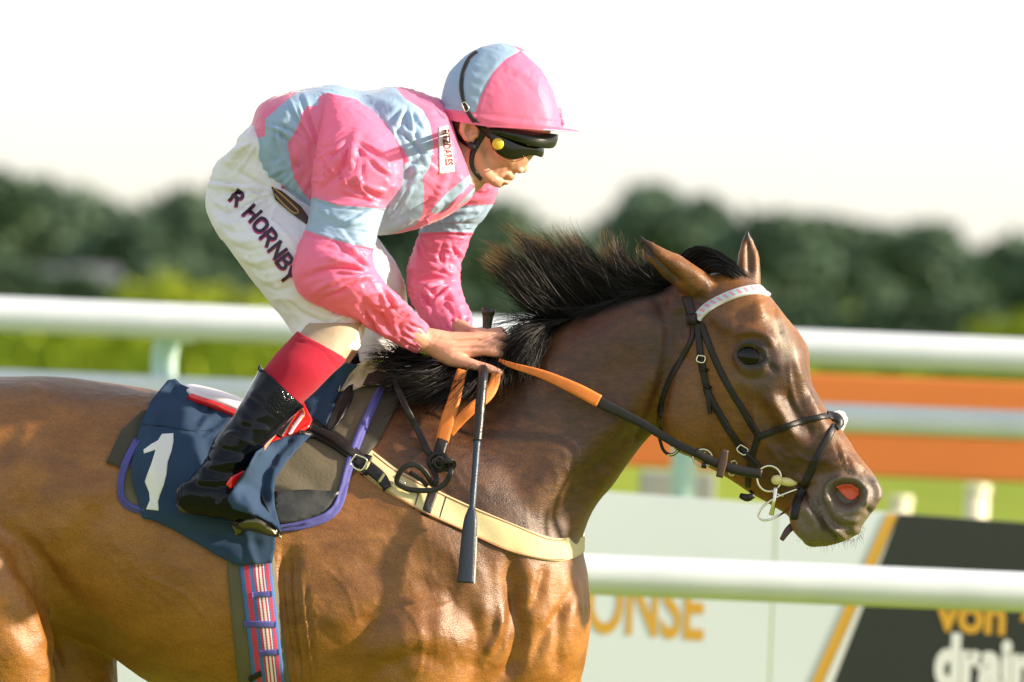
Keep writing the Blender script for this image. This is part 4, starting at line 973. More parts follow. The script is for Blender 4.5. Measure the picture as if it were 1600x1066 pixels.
sculpt(slm, S); wobble(slm, .0026, .12, 33, 3); creases(slm, .0026, .045, 30, 5.5, 15); creases(slm, .0016, .035, -25, 5, 16); creases(slm, .0010, .018, 60, 4, 18)
setblue(slm, [[(470, 302), (530, 321), (620, 327), (610, 395), (530, 377), (465, 356)]])
sleeve1 = link('sleeve', slm, m_silk, jockey); B_s1 = bvh_of(slm)
# ---- far sleeve
sf = loft([
    (765, 276, 690, 260, .10, .05, 0, 2, 0), (776, 292, 672, 300, .15, .07, 0, 2.1, 0), (770, 318, 664, 330, .18, .075, 0, 2.1, 0), (756, 340, 658, 348, .19, .068, 0, 2.2, 0), (738, 362, 656, 362, .20, .060, 0, 2.2, 0), (726, 392, 646, 392, .21, .058, 0, 2.2, 0),
    (718, 420, 638, 422, .21, .058, 0, 2.2, 0), (718, 440, 637, 442, .20, .056, 0, 2.2, 0), (724, 462, 645, 468, .17, .050, 0, 2.2, 0), (732, 486, 658, 496, .14, .044, 0, 2.2, 0), (737, 502, 672, 512, .12, .036, 0, 2.1, 0), (738, 512, 690, 522, .105, .030, 0, 2, 0)], 160, 100)
sfm = plain('far_sleeve', [sf])
S = []
st([(700, 300), (735, 310), (770, 305)], 5, 4); st([(690, 320), (730, 326), (765, 320)], 4, -4); st([(670, 340), (700, 345), (745, 338)], 3, 4); st([(668, 352), (710, 350), (745, 350)], 2.6, -3)
st([(656, 363), (700, 361), (738, 363)], 2, 3, False); st([(656, 368), (700, 366), (736, 368)], 2.2, -3, False); st([(640, 430), (670, 434), (716, 440)], 4, -6); st([(640, 420), (670, 422), (714, 428)], 4, 5); st([(644, 446), (675, 448), (716, 452)], 4, 5)
st([(665, 380), (670, 410), (690, 425)], 5, 3); st([(700, 450), (712, 475), (722, 495)], 4, 4); st([(690, 455), (700, 480), (712, 502)], 4, -4); st([(660, 470), (680, 490), (700, 500)], 4, 3.5); st([(715, 375), (710, 400), (714, 420)], 5, -2.5)
for k in range(8): st([(695 + k * 5.6, 519 - k), (692 + k * 5.4, 510 - k), (688 + k * 5.2, 500 - k)], 1.9, (-1) ** k * 2.4)
rays_((712, 438), 130, 235, 9, 55, 3.0); rays_((650, 440), 20, 80, 5, 60, 2.8); rays_((700, 365), 60, 120, 6, 50, 2.4); rays_((735, 330), 150, 200, 4, 50, 2.4)
sculpt(sfm, S); wobble(sfm, .0025, .12, 44, 3); creases(sfm, .0045, .045, 10, 3, 25); creases(sfm, .0035, .035, 60, 3.5, 26)
setblue(sfm, [[(640, 326), (720, 322), (790, 318), (760, 364), (700, 362), (640, 365)], [(690, 250), (740, 262), (735, 290), (700, 312), (680, 322), (660, 300)]])
link('sleeve', sfm, m_silk, jockey); B_s2 = bvh_of(sfm)
# ---- collar
cl = loft([(676, 166, 706, 306, 0, .098, 0, 2, 0), (684, 168, 714, 298, 0, .092, 0, 2, 0), (692, 172, 720, 288, 0, .085, 0, 2, 0), (700, 177, 726, 278, 0, .080, 0, 2, 0), (704, 181, 727, 272, 0, .073, 0, 2, 0)], 30, 70)
clm = plain('collar', [cl]); S = []
st([(700, 190), (716, 230), (738, 262)], 2, -1.6, False); sculpt(clm, S); wobble(clm, .002, .06, 3); attr(clm, 'blue', np.full(len(clm.vertices), -1.0))
collar = link('collar', clm, m_silk, jockey); B_cl = bvh_of(clm)
cp = patch('collar_patch', [(685, 199), (700, 196), (711, 268), (686, 272)], [B_cl, B_jb], m_patchw, collar, grid=3, thick=1.2, lift=1.5, sm=6)
lettering('FITZDARES', 15.5, (690.5, 203), 83, [bvh_of(cp.data)], m_redp, jockey, lift=1.6, sx=.74, bold=.03)
# placket / front opening with shiny strip
strap('front_placket', [(738, 290), (716, 312), (700, 330), (668, 345)], [7, 9, 9, 7], [B_jb], m_silk, jockey, thick=2.5); bpy.data.objects['front_placket'].data.attributes.new('blue', 'FLOAT', 'POINT').data.foreach_set('value', np.full(len(bpy.data.objects['front_placket'].data.vertices), -1.0, np.float32))

# ---- breeches
n1 = loft([(395, 190, 380, 230, -.0, .06, 0, 2, 0), (408, 196, 350, 246, -.04, .11, 0, 2, 0), (470, 225, 334, 264, -.035, .115, 0, 2.1, 0), (505, 270, 322, 300, -.05, .105, 0, 2.2, 0), (525, 320, 324, 332, -.08, .10, 0, 2.2, 0), (545, 370, 344, 370, -.135, .105, 0, 2.2, 0),
    (562, 420, 376, 415, -.165, .10, 0, 2.2, 0), (572, 466, 414, 462, -.185, .090, 0, 2.2, 0), (572, 500, 446, 500, -.195, .080, 0, 2.2, 0), (566, 524, 458, 524, -.215, .074, 0, 2.2, 0), (560, 545, 461, 541, -.235, .068, 0, 2.2, 0), (553, 548, 468, 540, -.24, .058, 0, 2, 0)], 120, 90)
n2 = loft([(420, 200, 380, 240, .05, .11, 0, 2, 0), (470, 225, 340, 280, .09, .12, 0, 2.1, 0), (540, 300, 380, 360, .14, .11, 0, 2.2, 0), (590, 372, 470, 420, .19, .10, 0, 2.2, 0), (622, 420, 530, 470, .23, .09, 0, 2.2, 0), (636, 470, 560, 510, .26, .08, 0, 2.2, 0), (634, 520, 556, 545, .28, .07, 0, 2.2, 0), (616, 560, 556, 566, .285, .055, 0, 2, 0)], 100, 80)
bm_ = union('breeches', [n1, n2, blob((430, 250, 0), (66, 60, .125), 20)], .0042, 3)
S = []
st([(322, 281), (345, 284), (372, 290), (400, 300), (420, 312)], 2.5, -5, False); st([(322, 288), (350, 291), (380, 298), (410, 312)], 2.8, 4, False)
for a, h in (([(395, 200), (370, 240), (350, 262)], 3), ([(400, 215), (380, 245), (355, 275)], -3), ([(345, 250), (380, 258), (420, 275)], 3), ([(350, 262), (380, 272), (420, 292)], -3), ([(330, 310), (350, 322), (372, 318), (400, 300)], 4), ([(333, 322), (355, 334), (385, 328)], -4), ([(340, 345), (362, 352), (385, 348)], 4), ([(346, 356), (372, 364), (400, 356)], -3.5),
    ([(355, 372), (380, 378), (402, 374)], 3.5), ([(362, 384), (392, 392), (415, 386)], -3), ([(375, 400), (400, 410), (425, 402)], 3.5), ([(384, 415), (410, 424), (440, 412)], -3), ([(395, 430), (420, 440), (450, 430)], 3), ([(406, 446), (434, 454), (460, 446)], -3.5), ([(425, 468), (445, 466), (462, 470)], 3.5),
    ([(440, 480), (455, 500), (462, 520)], 4), ([(452, 470), (470, 490), (500, 500)], -5), ([(470, 478), (500, 492), (540, 500)], 5), ([(480, 495), (510, 505), (545, 515)], -4), ([(430, 440), (440, 465), (452, 480)], 4), ([(450, 300), (470, 330), (480, 360)], 3), ([(400, 330), (440, 360), (470, 400)], 2.5)): st(a, 3.6, h)
for k in range(14): st([(466 + k * 6.4, 534 + 1.2 * math.sin(k)), (468 + k * 6.2, 524), (472 + k * 6, 512)], 2.0, (-1) ** k * 2.4)
st([(462, 527), (500, 524), (556, 530)], 2.2, -3, False)
st([(600, 385), (618, 420), (630, 460)], 6, 4); st([(590, 400), (606, 440), (615, 480)], 5, -4); st([(575, 520), (600, 540), (615, 552)], 4, 4)
rays_((440, 305), 120, 215, 10, 90, 2.8); rays_((570, 470), 150, 215, 7, 85, 3.0); rays_((405, 215), 90, 170, 6, 60, 2.2)
sculpt(bm_, S); wobble(bm_, .004, .13, 55, 3); creases(bm_, .0024, .055, 12, 5.5, 35); creases(bm_, .0012, .035, 55, 5, 36)
breech = link('breeches', bm_, m_breech, jockey); B_br = bvh_of(bm_)
# leg lettering: magenta edge print under the navy print
T = [('R', 371, 309, 40, 19), ('H', 394, 333, 45, 22), ('O', 408, 352, 48, 22), ('R', 421, 371, 50, 22), ('N', 434, 391, 52, 22), ('B', 446, 409, 54, 22), ('Y', 452, 430, 52, 22)]
for ch, x, y, a, s in T:
    letter(ch, (x, y), s, a, 5.2, [B_br], m_magp, breech, lift=1.4, off=(-.9, 1.6))
    letter(ch, (x, y), s, a, 4.6, [B_br], m_darkp, breech, lift=2.3)
# belt tab with gold cord
m_gold2 = mat('gold_cord', (.35, .20, .05), rough=.4, bscale=300, bamt=.5)
m_brown = mat('dark_brown_cloth', (.045, .02, .015), rough=.6)
patch('belt', [(424, 292), (440, 298), (470, 322), (486, 345), (478, 350), (455, 333), (430, 312)], [B_br], m_brown, jockey, grid=4, thick=3, lift=6)
strap('belt_cord', [(428, 294), (448, 312), (468, 332), (460, 334), (440, 316), (426, 300)], 2.6, [bvh_of(bpy.data.objects['belt'].data)], m_gold2, jockey, thick=2.5)

# ---- lower leg
kn = plain('tights', [loft([(566, 505, 465, 505, -.22, .066, 0, 2.1, 0), (560, 526, 467, 518, -.24, .062, 0, 2.1, 0), (549, 548, 455, 532, -.26, .060, 0, 2.1, 0), (536, 567, 440, 550, -.28, .060, 0, 2, 0)], 40, 60)])
wobble(kn, .0015, .05, 2); link('tights', kn, m_tight, jockey); B_kn = bvh_of(kn)
sk = plain('sock', [loft([(541, 560, 464, 518, -.268, .063, 0, 2.1, 0), (537, 567, 455, 528, -.276, .064, 0, 2.1, 0), (512, 592, 432, 552, -.300, .062, 0, 2.1, 0), (470, 632, 410, 580, -.308, .058, 0, 2.1, 0), (450, 645, 400, 592, -.312, .052, 0, 2.1, 0)], 80, 80)])
S = []; st([(461, 533), (500, 545), (526, 578)], 1.2, -1.4, False); st([(457, 527), (500, 538), (530, 570)], 2.0, 1.0, False); sculpt(sk, S); wobble(sk, .0016, .09, 6)
link('sock', sk, m_sock, jockey)
bt = union('boot', [loft([(476, 636, 405, 572, -.310, .062, 0, 2.1, 0), (468, 642, 402, 584, -.312, .064, 0, 2.2, 0), (446, 662, 380, 622, -.322, .060, 0, 2.2, 0), (428, 682, 362, 652, -.330, .056, 0, 2.2, 0), (410, 702, 336, 684, -.338, .053, 0, 2.2, 0), (394, 728, 322, 716, -.345, .050, 0, 2.2, 0), (380, 752, 302, 742, -.350, .046, 0, 2.2, 0), (368, 775, 286, 762, -.354, .044, 0, 2.2, 0), (350, 798, 279, 785, -.356, .040, 0, 2.2, 0)], 70, 50),
    loft([(276, 766, 276, 792, -.356, .022, 0, 2.2, 0), (290, 752, 288, 800, -.356, .036, 0, 2.4, 0), (330, 745, 326, 808, -.360, .040, 0, 2.4, 0), (375, 765, 370, 818, -.368, .044, 0, 2.4, 0), (405, 795, 400, 828, -.374, .043, 0, 2.4, 0), (430, 812, 428, 836, -.378, .034, 0, 2.3, 0), (438, 822, 437, 836, -.38, .015, 0, 2, 0)], 60, 40)], .0030, 4)
S = []
st([(383, 618), (415, 640), (446, 664)], 1.6, -2.5, False); st([(386, 612), (418, 634), (450, 658)], 2, 2, False)
for a, r_, h in (([(372, 650), (395, 665), (428, 678)], 6, 6), ([(352, 668), (380, 668), (420, 660)], 7, -7), ([(345, 690), (362, 678), (385, 690), (400, 700)], 5, 7), ([(335, 700), (360, 705), (395, 712)], 6, -8), ([(326, 716), (350, 722), (388, 722)], 4, 7), ([(318, 730), (345, 738), (380, 738)], 5, -8), ([(306, 738), (330, 728), (360, 728)], 4, 6), ([(300, 748), (330, 752), (370, 752)], 4, 7), ([(292, 758), (325, 762), (365, 766)], 5, -7),
    ([(335, 800), (350, 778), (370, 770)], 4, 5), ([(330, 745), (350, 758), (368, 775)], 4, -4), ([(290, 770), (310, 775), (330, 790)], 6, 3), ([(356, 655), (372, 632), (388, 612)], 4, 3), ([(400, 615), (430, 640)], 8, -3)): st(a, r_, h)
sculpt(bt, [(s_[0], s_[1], s_[2], s_[3] * .45, *s_[4:]) for s_ in S]); wobble(bt, .0022, .06, 12, 2); creases(bt, .0014, .035, 20, 3, 45, mask=np.clip((proj(getv(bt))[:, 1] - 640) / 40, 0, 1)); attr(bt, 'mud', np.clip(sdf(proj(getv(bt)), [(432, 600), (452, 612), (470, 630), (450, 660), (420, 650), (404, 640)]) / 6, 0, 1) * .55)
nt = m_boot.node_tree; vz = nt.nodes.new('ShaderNodeTexVoronoi'); vz.inputs['Scale'].default_value = 240; tcb = nt.nodes.new('ShaderNodeTexCoord'); nt.links.new(tcb.outputs['Object'], vz.inputs[0])
bpb = nt.nodes.new('ShaderNodeBump'); bpb.inputs['Distance'].default_value = .004; nt.links.new(node_attr(nt, 'mud'), bpb.inputs['Strength']); nt.links.new(vz.outputs['Distance'], bpb.inputs['Height'])
b_ = nt.nodes['Principled BSDF']; nt.links.new(b_.inputs['Normal'].links[0].from_socket, bpb.inputs['Normal']); nt.links.new(bpb.outputs[0], b_.inputs['Normal']); nt.links.new(bpb.outputs[0], b_.inputs['Coat Normal'])
boot = link('boot', bt, m_boot, jockey); B_bt = bvh_of(bt)
# glitter of wet mud and creases on the boot top: tiny facets come from the relief
so = strap('sole', [(272, 791), (290, 808), (318, 818), (345, 820), (372, 822), (400, 832), (430, 839), (438, 833)], [12, 17, 17, 11, 12, 14, 14, 8], [B_bt], m_sole, boot, thick=7, lift=1, sm=2)
strap('heel_counter', [(283, 792), (281, 775), (286, 756), (291, 742)], 3, [B_bt], m_boot, boot, thick=1.5)
sweep('zip_pull', [(412, 584, -.335), (404, 577, -.34), (407, 570, -.34)], 3, 3, m_blk, boot)
# far leg
fl = plain('far_boot', [loft([(590, 560, 530, 545, .30, .055, 0, 2.1, 0), (550, 640, 490, 620, .33, .055, 0, 2.1, 0), (500, 720, 440, 700, .36, .05, 0, 2.1, 0), (470, 790, 400, 775, .38, .045, 0, 2.1, 0), (465, 820, 400, 815, .385, .03, 0, 2.1, 0)], 40, 40)])
link('boot', fl, m_boot, jockey)

# ================================================================== helmet, goggles
def dome(st_, n_len, n_arc, lift=0):
    s = catmull(np.array(st_, float), n_len); V = []; ph = np.linspace(0, np.pi, n_arc)
    for r_ in s:
        tx, ty, bx, by, yc, w = r_; wp = w / PX; e = np.array([tx - bx, ty - by])
        for p_ in ph: q = np.array([bx, by]) + e * math.sin(p_) ** .92; V.append((q[0], q[1], yc - math.cos(p_) * wp * PX))
    V = PA(np.array(V)); F = [(i * n_arc + j, i * n_arc + j + 1, (i + 1) * n_arc + j + 1, (i + 1) * n_arc + j) for i in range(n_len - 1) for j in range(n_arc - 1)]
    F += [tuple(i * n_arc for i in range(n_len))] if 0 else []
    return V, F, s
DS = [(689, 168, 689, 180, .0, .008), (691, 148, 690, 183, 0, .045), (700, 118, 703, 188, 0, .078), (722, 92, 730, 193, 0, .098), (752, 74, 762, 198, 0, .106), (785, 68, 795, 200, 0, .106), (818, 78, 828, 202, 0, .100), (846, 100, 852, 204, 0, .088), (866, 138, 868, 204, 0, .068), (876, 168, 877, 204, 0, .040), (880, 192, 880, 204, 0, .008)]
V, F, _ = dome(DS, 120, 110)
helmet = link('helmet', mesh_from('helmet', V, F), None, jockey)
m_cap = silk_material(); m_cap.name = 'cap_silk'; m_cap.node_tree.nodes['Principled BSDF'].inputs['Roughness'].default_value = .5
helmet.data.materials.append(m_cap)
hm = helmet.data; S = []
bm = bmesh.new(); bm.from_mesh(hm); bmesh.ops.remove_doubles(bm, verts=bm.verts, dist=.0003); bmesh.ops.recalc_face_normals(bm, faces=bm.faces); bm.to_mesh(hm); bm.free()
st([(811, 80), (775, 108), (752, 148), (743, 190)], 1.6, -1.8, False); st([(811, 80), (840, 104), (860, 140), (870, 180)], 1.6, -1.6, False); st([(690, 170), (740, 183), (800, 192), (872, 198)], 2.4, 3.2, False); st([(690, 163), (740, 176), (800, 185), (870, 191)], 1.6, -1.6, False); st([(811, 80), (790, 70)], 2, -1.5, False)
for k in range(9): st([(738 - k, 100 + k * 9), (748 - k, 104 + k * 9), (762 - k * 2, 104 + k * 10)], 1.8, (-1) ** k * 1.2)
st([(790, 100), (815, 112), (840, 130)], 4, 1.4); st([(780, 112), (808, 122), (835, 145)], 4, -1.2)
sculpt(hm, S); wobble(hm, .0012, .06, 4); creases(hm, .0011, .03, 60, 3, 4)
setblue(hm, [[(813, 80), (790, 92), (770, 114), (752, 148), (743, 176), (680, 168), (660, 60), (785, 60)], [(814, 80), (830, 80), (900, 120), (895, 168), (872, 168), (864, 140), (846, 108)]])
B_he = bvh_of(hm)
# peak
def slab(name, top, th, m, parent, blue=None):
    """thin curved plate: rows of (px,py,y)"""
    A_ = np.array([[P(*q) for q in row] for row in top]); n_, k_ = A_.shape[:2]
    from itertools import product
    A2 = A_ - cU * th; V = np.concatenate([A_.reshape(-1, 3), A2.reshape(-1, 3)]); N_ = n_ * k_; F = []
    for i, j in product(range(n_ - 1), range(k_ - 1)):
        a = i * k_ + j; F.append((a, a + 1, a + k_ + 1, a + k_)); F.append((N_ + a, N_ + a + k_, N_ + a + k_ + 1, N_ + a + 1))
    for i in range(n_ - 1):
        for a, b in ((i * k_, (i + 1) * k_), ((i + 1) * k_ + k_ - 1, i * k_ + k_ - 1)): F.append((a, b, N_ + b, N_ + a))
    for j in range(k_ - 1):
        F.append((j + 1, j, N_ + j, N_ + j + 1)); a = (n_ - 1) * k_ + j; F.append((a, a + 1, N_ + a + 1, N_ + a))
    me = mesh_from(name, V, F); me = apply_mods(me, [('SUBSURF', dict(levels=2, render_levels=2))]); me.name = name
    if blue is not None: attr(me, 'blue', sdf(proj(getv(me)), blue) * PX)
    return link(name, me, m, parent)
rows = []
for k in range(13):
    t = -1 + 2 * k / 12; c = math.cos(t * 1.35)
    base = (800 + 66 * c, 197 + 4 * c, .100 * math.sin(t * 1.45)); tip = (806 + 101 * c, 199 + 5.5 * c, .100 * math.sin(t * 1.40)); mid = (803 + 86 * c, 196.5 + 4 * c, .101 * math.sin(t * 1.42))
    rows.append([base, mid, tip])
slab('peak', rows, .005, m_cap, helmet, [(818, 199), (905, 206), (905, 215), (810, 212)])
# bow and top button
for a, r_ in (((872, 183, -.035), (8, 4, .006)), ((866, 190, -.040), (7, 4, .006)), ((877, 191, -.03), (6, 5, .006))):
    V, F = blob(a, r_, -35 if a[1] < 186 else 40); me = mesh_from('bow', V, F); attr(me, 'blue', np.full(len(V), -1.)); link('bow', me, m_cap, helmet)
V, F = blob((811, 79, -.002), (6, 4, .007), 20); me = mesh_from('button', V, F); attr(me, 'blue', np.full(len(V), -1.)); link('button', me, m_cap, helmet)
# elastic strap and harness
m_str = m_blk
strap('goggle_strap', [(745, 81), (733, 92), (724, 112), (721, 135), (725, 158), (733, 178), (744, 192), (757, 204), (768, 212)], [5, 5.5, 6, 6, 6, 6.5, 8, 10, 12], [B_he, B_jock], m_str, helmet, thick=2.5, K=5)
sweep('buckle', [(721, 162, -.12), (727, 160, -.12), (733, 170, -.12), (727, 174, -.12)], 1.8, 1.8, m_metal, helmet, closed=True, n=24)
for nm, pts, w_ in (('chin_strap', [(757, 206), (749, 218), (742, 232), (737, 246), (737, 260), (744, 272), (752, 280)], [10, 10, 9, 7.5, 7, 6, 5]), ('chin_strap', [(706, 188), (709, 202), (718, 216), (730, 226), (742, 232)], [6, 6, 6, 7, 8])):
    strap(nm, pts, w_, [B_jock], m_str, helmet, thick=3, lift=1, K=5, sm=4)
V, F = blob((737, 228, -.082), (8, 6, .006), 30, n=12); link('strap_clip', mesh_from('strap_clip', V, F), m_blk, helmet)
strap('strap_buckle', [(722, 262), (731, 268)], 4, [B_jock], m_metal, helmet, thick=3, lift=3)
# goggles: two stacked lenses
m_lens = mat('smoked_lens', (.004, .005, .003), rough=.08, spec=.45)
m_gog2 = mat('dark_green_lens', (.008, .011, .006), rough=.22, spec=.4, bscale=30, bamt=.1)
def goggle(name, prof, m, thick=.004):
    """prof: rows t-> (px,py top),(px,py bottom); wraps round the face"""
    rows = []
    for k in range(len(prof)):
        (tx, ty), (bx_, by_), y = prof[k]; rows.append([(tx, ty, y), ((tx + bx_) / 2 + 1.5, (ty + by_) / 2, y - .004 if y < 0 else y), (bx_, by_, y)])
    A_ = np.array([[P(*q) for q in r_] for r_ in rows]); n_, k_ = A_.shape[:2]
    V = A_.reshape(-1, 3); F = [(i * k_ + j, i * k_ + j + 1, (i + 1) * k_ + j + 1, (i + 1) * k_ + j) for i in range(n_ - 1) for j in range(k_ - 1)]
    me = mesh_from(name, V, F); me = apply_mods(me, [('SOLIDIFY', dict(thickness=thick, offset=0)), ('SUBSURF', dict(levels=3, render_levels=3))]); me.name = name
    return link(name, me, m, helmet)
g1 = goggle('goggles', [((762, 203), (765, 222), -.076), ((772, 199), (772, 238), -.077), ((786, 200), (788, 249), -.072), ((802, 202), (806, 251), -.063), ((818, 206), (822, 244), -.050), ((834, 212), (838, 243), -.030), ((846, 222), (846, 248), -.008), ((850, 224), (849, 244), .012), ((846, 222), (842, 240), .04), ((825, 218), (822, 236), .066)], m_lens)
g2 = goggle('raised_goggles', [((758, 200), (762, 207), -.081), ((776, 199), (782, 213), -.082), ((800, 201), (806, 221), -.079), ((824, 204), (830, 229), -.070), ((848, 207), (852, 233), -.048), ((866, 209), (864, 233), -.020), ((874, 210), (868, 228), .01), ((866, 209), (862, 226), .04), ((840, 205), (836, 222), .075)], m_gog2)
m_btn = mat('yellow_button', (.62, .50, .03), rough=.4)
V, F = blob((778, 225, -.086), (9.2, 9.2, .004), 0); link('goggle_button', mesh_from('goggle_button', V, F), m_btn, g1)
m_cop = mat('copper_rim', (.45, .20, .10), rough=.2, metal=.8)
sweep('goggle_rim', [(768, 232, -.083), (776, 243, -.082), (788, 250, -.078), (806, 252, -.067), (822, 246, -.054)], 2.0, 2.5, m_cop, g1)
# ================================================================== TACK
def over(pts, trees, clear=.008):
    out = []
    for q in pts:
        h = ray(q[0], q[1], trees); y = q[2]
        if h: y = min(y, h[0][1] - clear)
        out.append((q[0], q[1], y))
    return out
m_leather = mat('black_leather', (.008, .0075, .009), rough=.42, spec=.32, col2=(.020, .018, .019), nscale=30, bscale=250, bamt=.3)
m_brownl = mat('brown_leather', (.06, .028, .022), rough=.5, bscale=200, bamt=.3)
m_rubber = mat('orange_rubber', (.62, .165, .03), rough=.55, spec=.4, col2=(.72, .22, .04), nscale=60, bscale=500, bamt=.4)
m_blue = mat('blue_cloth', (.027, .050, .098), rough=.95, spec=.08, sheen=0, col2=(.036, .064, .118), nscale=9, bscale=16, bamt=1.0)
m_pad = mat('grey_pad', (.105, .088, .060), rough=.75, spec=.3, col2=(.15, .13, .09), nscale=8, bscale=150, bamt=.4)
m_padd = mat('dark_grey_pad', (.052, .048, .038), rough=.8, spec=.3, col2=(.075, .068, .052), nscale=10, bscale=300, bamt=.5)
m_pade = mat('black_scuffed_pad', (.016, .018, .020), rough=.45, spec=.5, col2=(.05, .05, .05), nscale=26, namt=.25, bscale=80, bamt=.4)
m_purple = mat('violet_binding', (.065, .065, .30), rough=.7, sheen=.1, bscale=900, bamt=.5)
m_white1 = mat('white_number', (.74, .74, .72), rough=.6, bscale=500, bamt=.3)
m_red = mat('red_patent', (.75, .012, .012), rough=.25, spec=.6, coat=.4)
m_pink = mat('pale_pink_trim', (.72, .40, .48), rough=.4)
m_creamw = mat('cream_webbing', (.62, .54, .30), rough=.8, spec=.2, sheen=.2, col2=(.55, .48, .27), nscale=12, bscale=800, bamt=.5)
m_creamr = mat('red_stitch_edge', (.42, .16, .10), rough=.8)
m_fleece = mat('fleece', (.55, .45, .30), rough=.95, spec=.1, sheen=.6, col2=(.66, .56, .40), nscale=90, bscale=160, bamt=1.0)
m_olive = mat('olive_girth', (.085, .075, .045), rough=.7, col2=(.12, .105, .065), nscale=14, bscale=400, bamt=.4)

# saddle pads, from the skin outwards
T0 = [B_horse]
padA = patch('saddle_pad', [(222, 642), (190, 672), (166, 722), (196, 735), (300, 765), (440, 800), (520, 768), (545, 748), (562, 728), (592, 690), (612, 650), (640, 594), (632, 566), (600, 566), (560, 580), (480, 610), (400, 632), (300, 622)], T0, m_padd, None, grid=7, thick=7, lift=1, sm=5)
tag(padA, 'dark grey rubber pad next to the coat, showing at both ends of the saddle', 'pad')
BA = bvh_of(padA.data)
padB = patch('saddle_cloth', [(216, 690), (196, 728), (188, 758), (190, 780), (204, 794), (240, 806), (330, 824), (430, 828), (480, 820), (510, 808), (526, 790), (540, 745), (556, 700), (600, 604), (576, 596), (540, 606), (480, 618), (400, 640), (300, 630), (240, 650)], [B_horse, BA], m_pad, None, grid=6, thick=7, lift=1.5, sm=6,
    folds=[('s', [(470, 700), (500, 730), (520, 740)], 16, 3), ('s', [(450, 730), (490, 760)], 10, -2), ('s', [(430, 767), (480, 765), (532, 768)], 3, -2)])
tag(padB, 'grey saddle pad with violet binding and a black scuffed lower corner', 'saddle pad'); BB = bvh_of(padB.data)
strap('binding', [(214, 690), (196, 726), (189, 754), (190, 778), (202, 792), (226, 800)], 11, [B_horse, BA, BB], m_purple, padB, thick=6, lift=2)
strap('binding', [(599, 604), (576, 650), (554, 702), (541, 745), (530, 786), (512, 807), (474, 821), (436, 827)], [11, 13, 14, 14, 14, 14, 13, 11], [B_horse, BA, BB], m_purple, padB, thick=6, lift=2)
patch('corner_panel', [(428, 768), (480, 765), (530, 768), (522, 788), (508, 802), (474, 814), (436, 820), (426, 800)], [B_horse, BA, BB], m_pade, padB, grid=6, thick=2, lift=1)
fl_ = patch('fleece_pad', [(528, 612), (536, 588), (550, 572), (572, 564), (592, 567), (606, 574), (618, 586), (610, 606), (585, 600), (566, 604), (552, 610)], [B_horse, BA, BB], m_fleece, None, grid=3, thick=10, lift=8, sm=6, fn=lambda q: 3 * np.sin(q[:, 0] * .9) * np.sin(q[:, 1] * .8 + q[:, 0] * .3) + 3 * np.sin(q[:, 0] * .31 + q[:, 1] * .2))
tag(fl_, 'cream fleece roll over the withers in front of the saddle', 'fleece'); BF = bvh_of(fl_.data)
patch('brown_lining', [(566, 602), (575, 584), (590, 579), (616, 588), (606, 606), (586, 604)], [BF, BB, B_horse], m_brown, fl_, grid=4, thick=2, lift=2)

# girth
gm = bpy.data.materials.new('striped_elastic'); gm.use_nodes = True; nt = gm.node_tree; b = nt.nodes['Principled BSDF']; b.inputs['Roughness'].default_value = .8
cr = nt.nodes.new('ShaderNodeValToRGB'); cr.color_ramp.interpolation = 'CONSTANT'; nt.links.new(mapr(nt, node_attr(nt, 'across'), -1, 1), cr.inputs[0])
BL, RD, WH = (.045, .13, .36, 1), (.50, .035, .09, 1), (.68, .68, .72, 1)
seq = [(0, BL), (.13, RD), (.29, BL), (.42, RD), (.49, WH), (.55, RD), (.60, WH), (.67, RD), (.72, WH), (.76, BL), (.80, RD), (.90, BL)]
while len(cr.color_ramp.elements) < len(seq): cr.color_ramp.elements.new(.5)
for e, (p_, c_) in zip(cr.color_ramp.elements, seq): e.position = p_; e.color = c_
wv = mathn(nt, 'SINE', mathn(nt, 'MULTIPLY', node_attr(nt, 'along'), 1.6)); f = mapr(nt, wv, -1, 1, .90, 1.05); vm_ = nt.nodes.new('ShaderNodeVectorMath'); vm_.operation = 'SCALE'
nt.links.new(cr.outputs[0], vm_.inputs[0]); nt.links.new(f, vm_.inputs['Scale']); nt.links.new(vm_.outputs[0], b.inputs['Base Color'])
bpn = nt.nodes.new('ShaderNodeBump'); bpn.inputs['Strength'].default_value = .15; bpn.inputs['Distance'].default_value = .001; nt.links.new(wv, bpn.inputs['Height']); nt.links.new(bpn.outputs[0], b.inputs['Normal'])
gi = strap('girth', [(388, 800), (392, 880), (402, 980), (416, 1080), (430, 1150)], [70, 74, 77, 80, 80], T0, m_olive, None, thick=9, lift=1, K=15, round_=.5)
tag(gi, 'dark olive girth running down behind the elbow of the horse', 'girth'); BG = bvh_of(gi.data)
su = strap('surcingle', [(399, 800), (399, 835), (400, 890), (408, 960), (420, 1066), (428, 1140)], 49, [BG, B_horse], gm, None, thick=3, lift=1, K=25, round_=.25)
tag(su, 'striped blue, red and white elastic surcingle lying over the olive girth', 'surcingle'); BS = bvh_of(su.data)
for pts, w_ in (([(394, 930), (424, 928)], 9), ([(381, 975), (430, 976)], 10), ([(407, 1021), (435, 1019)], 9)): strap('keeper', pts, w_, [BS, BG], m_purple, su, thick=2, lift=1)
strap('strap_end', [(390, 1062), (402, 1054), (408, 1052)], 8, [BS, BG], m_leather, su, thick=3, lift=2)

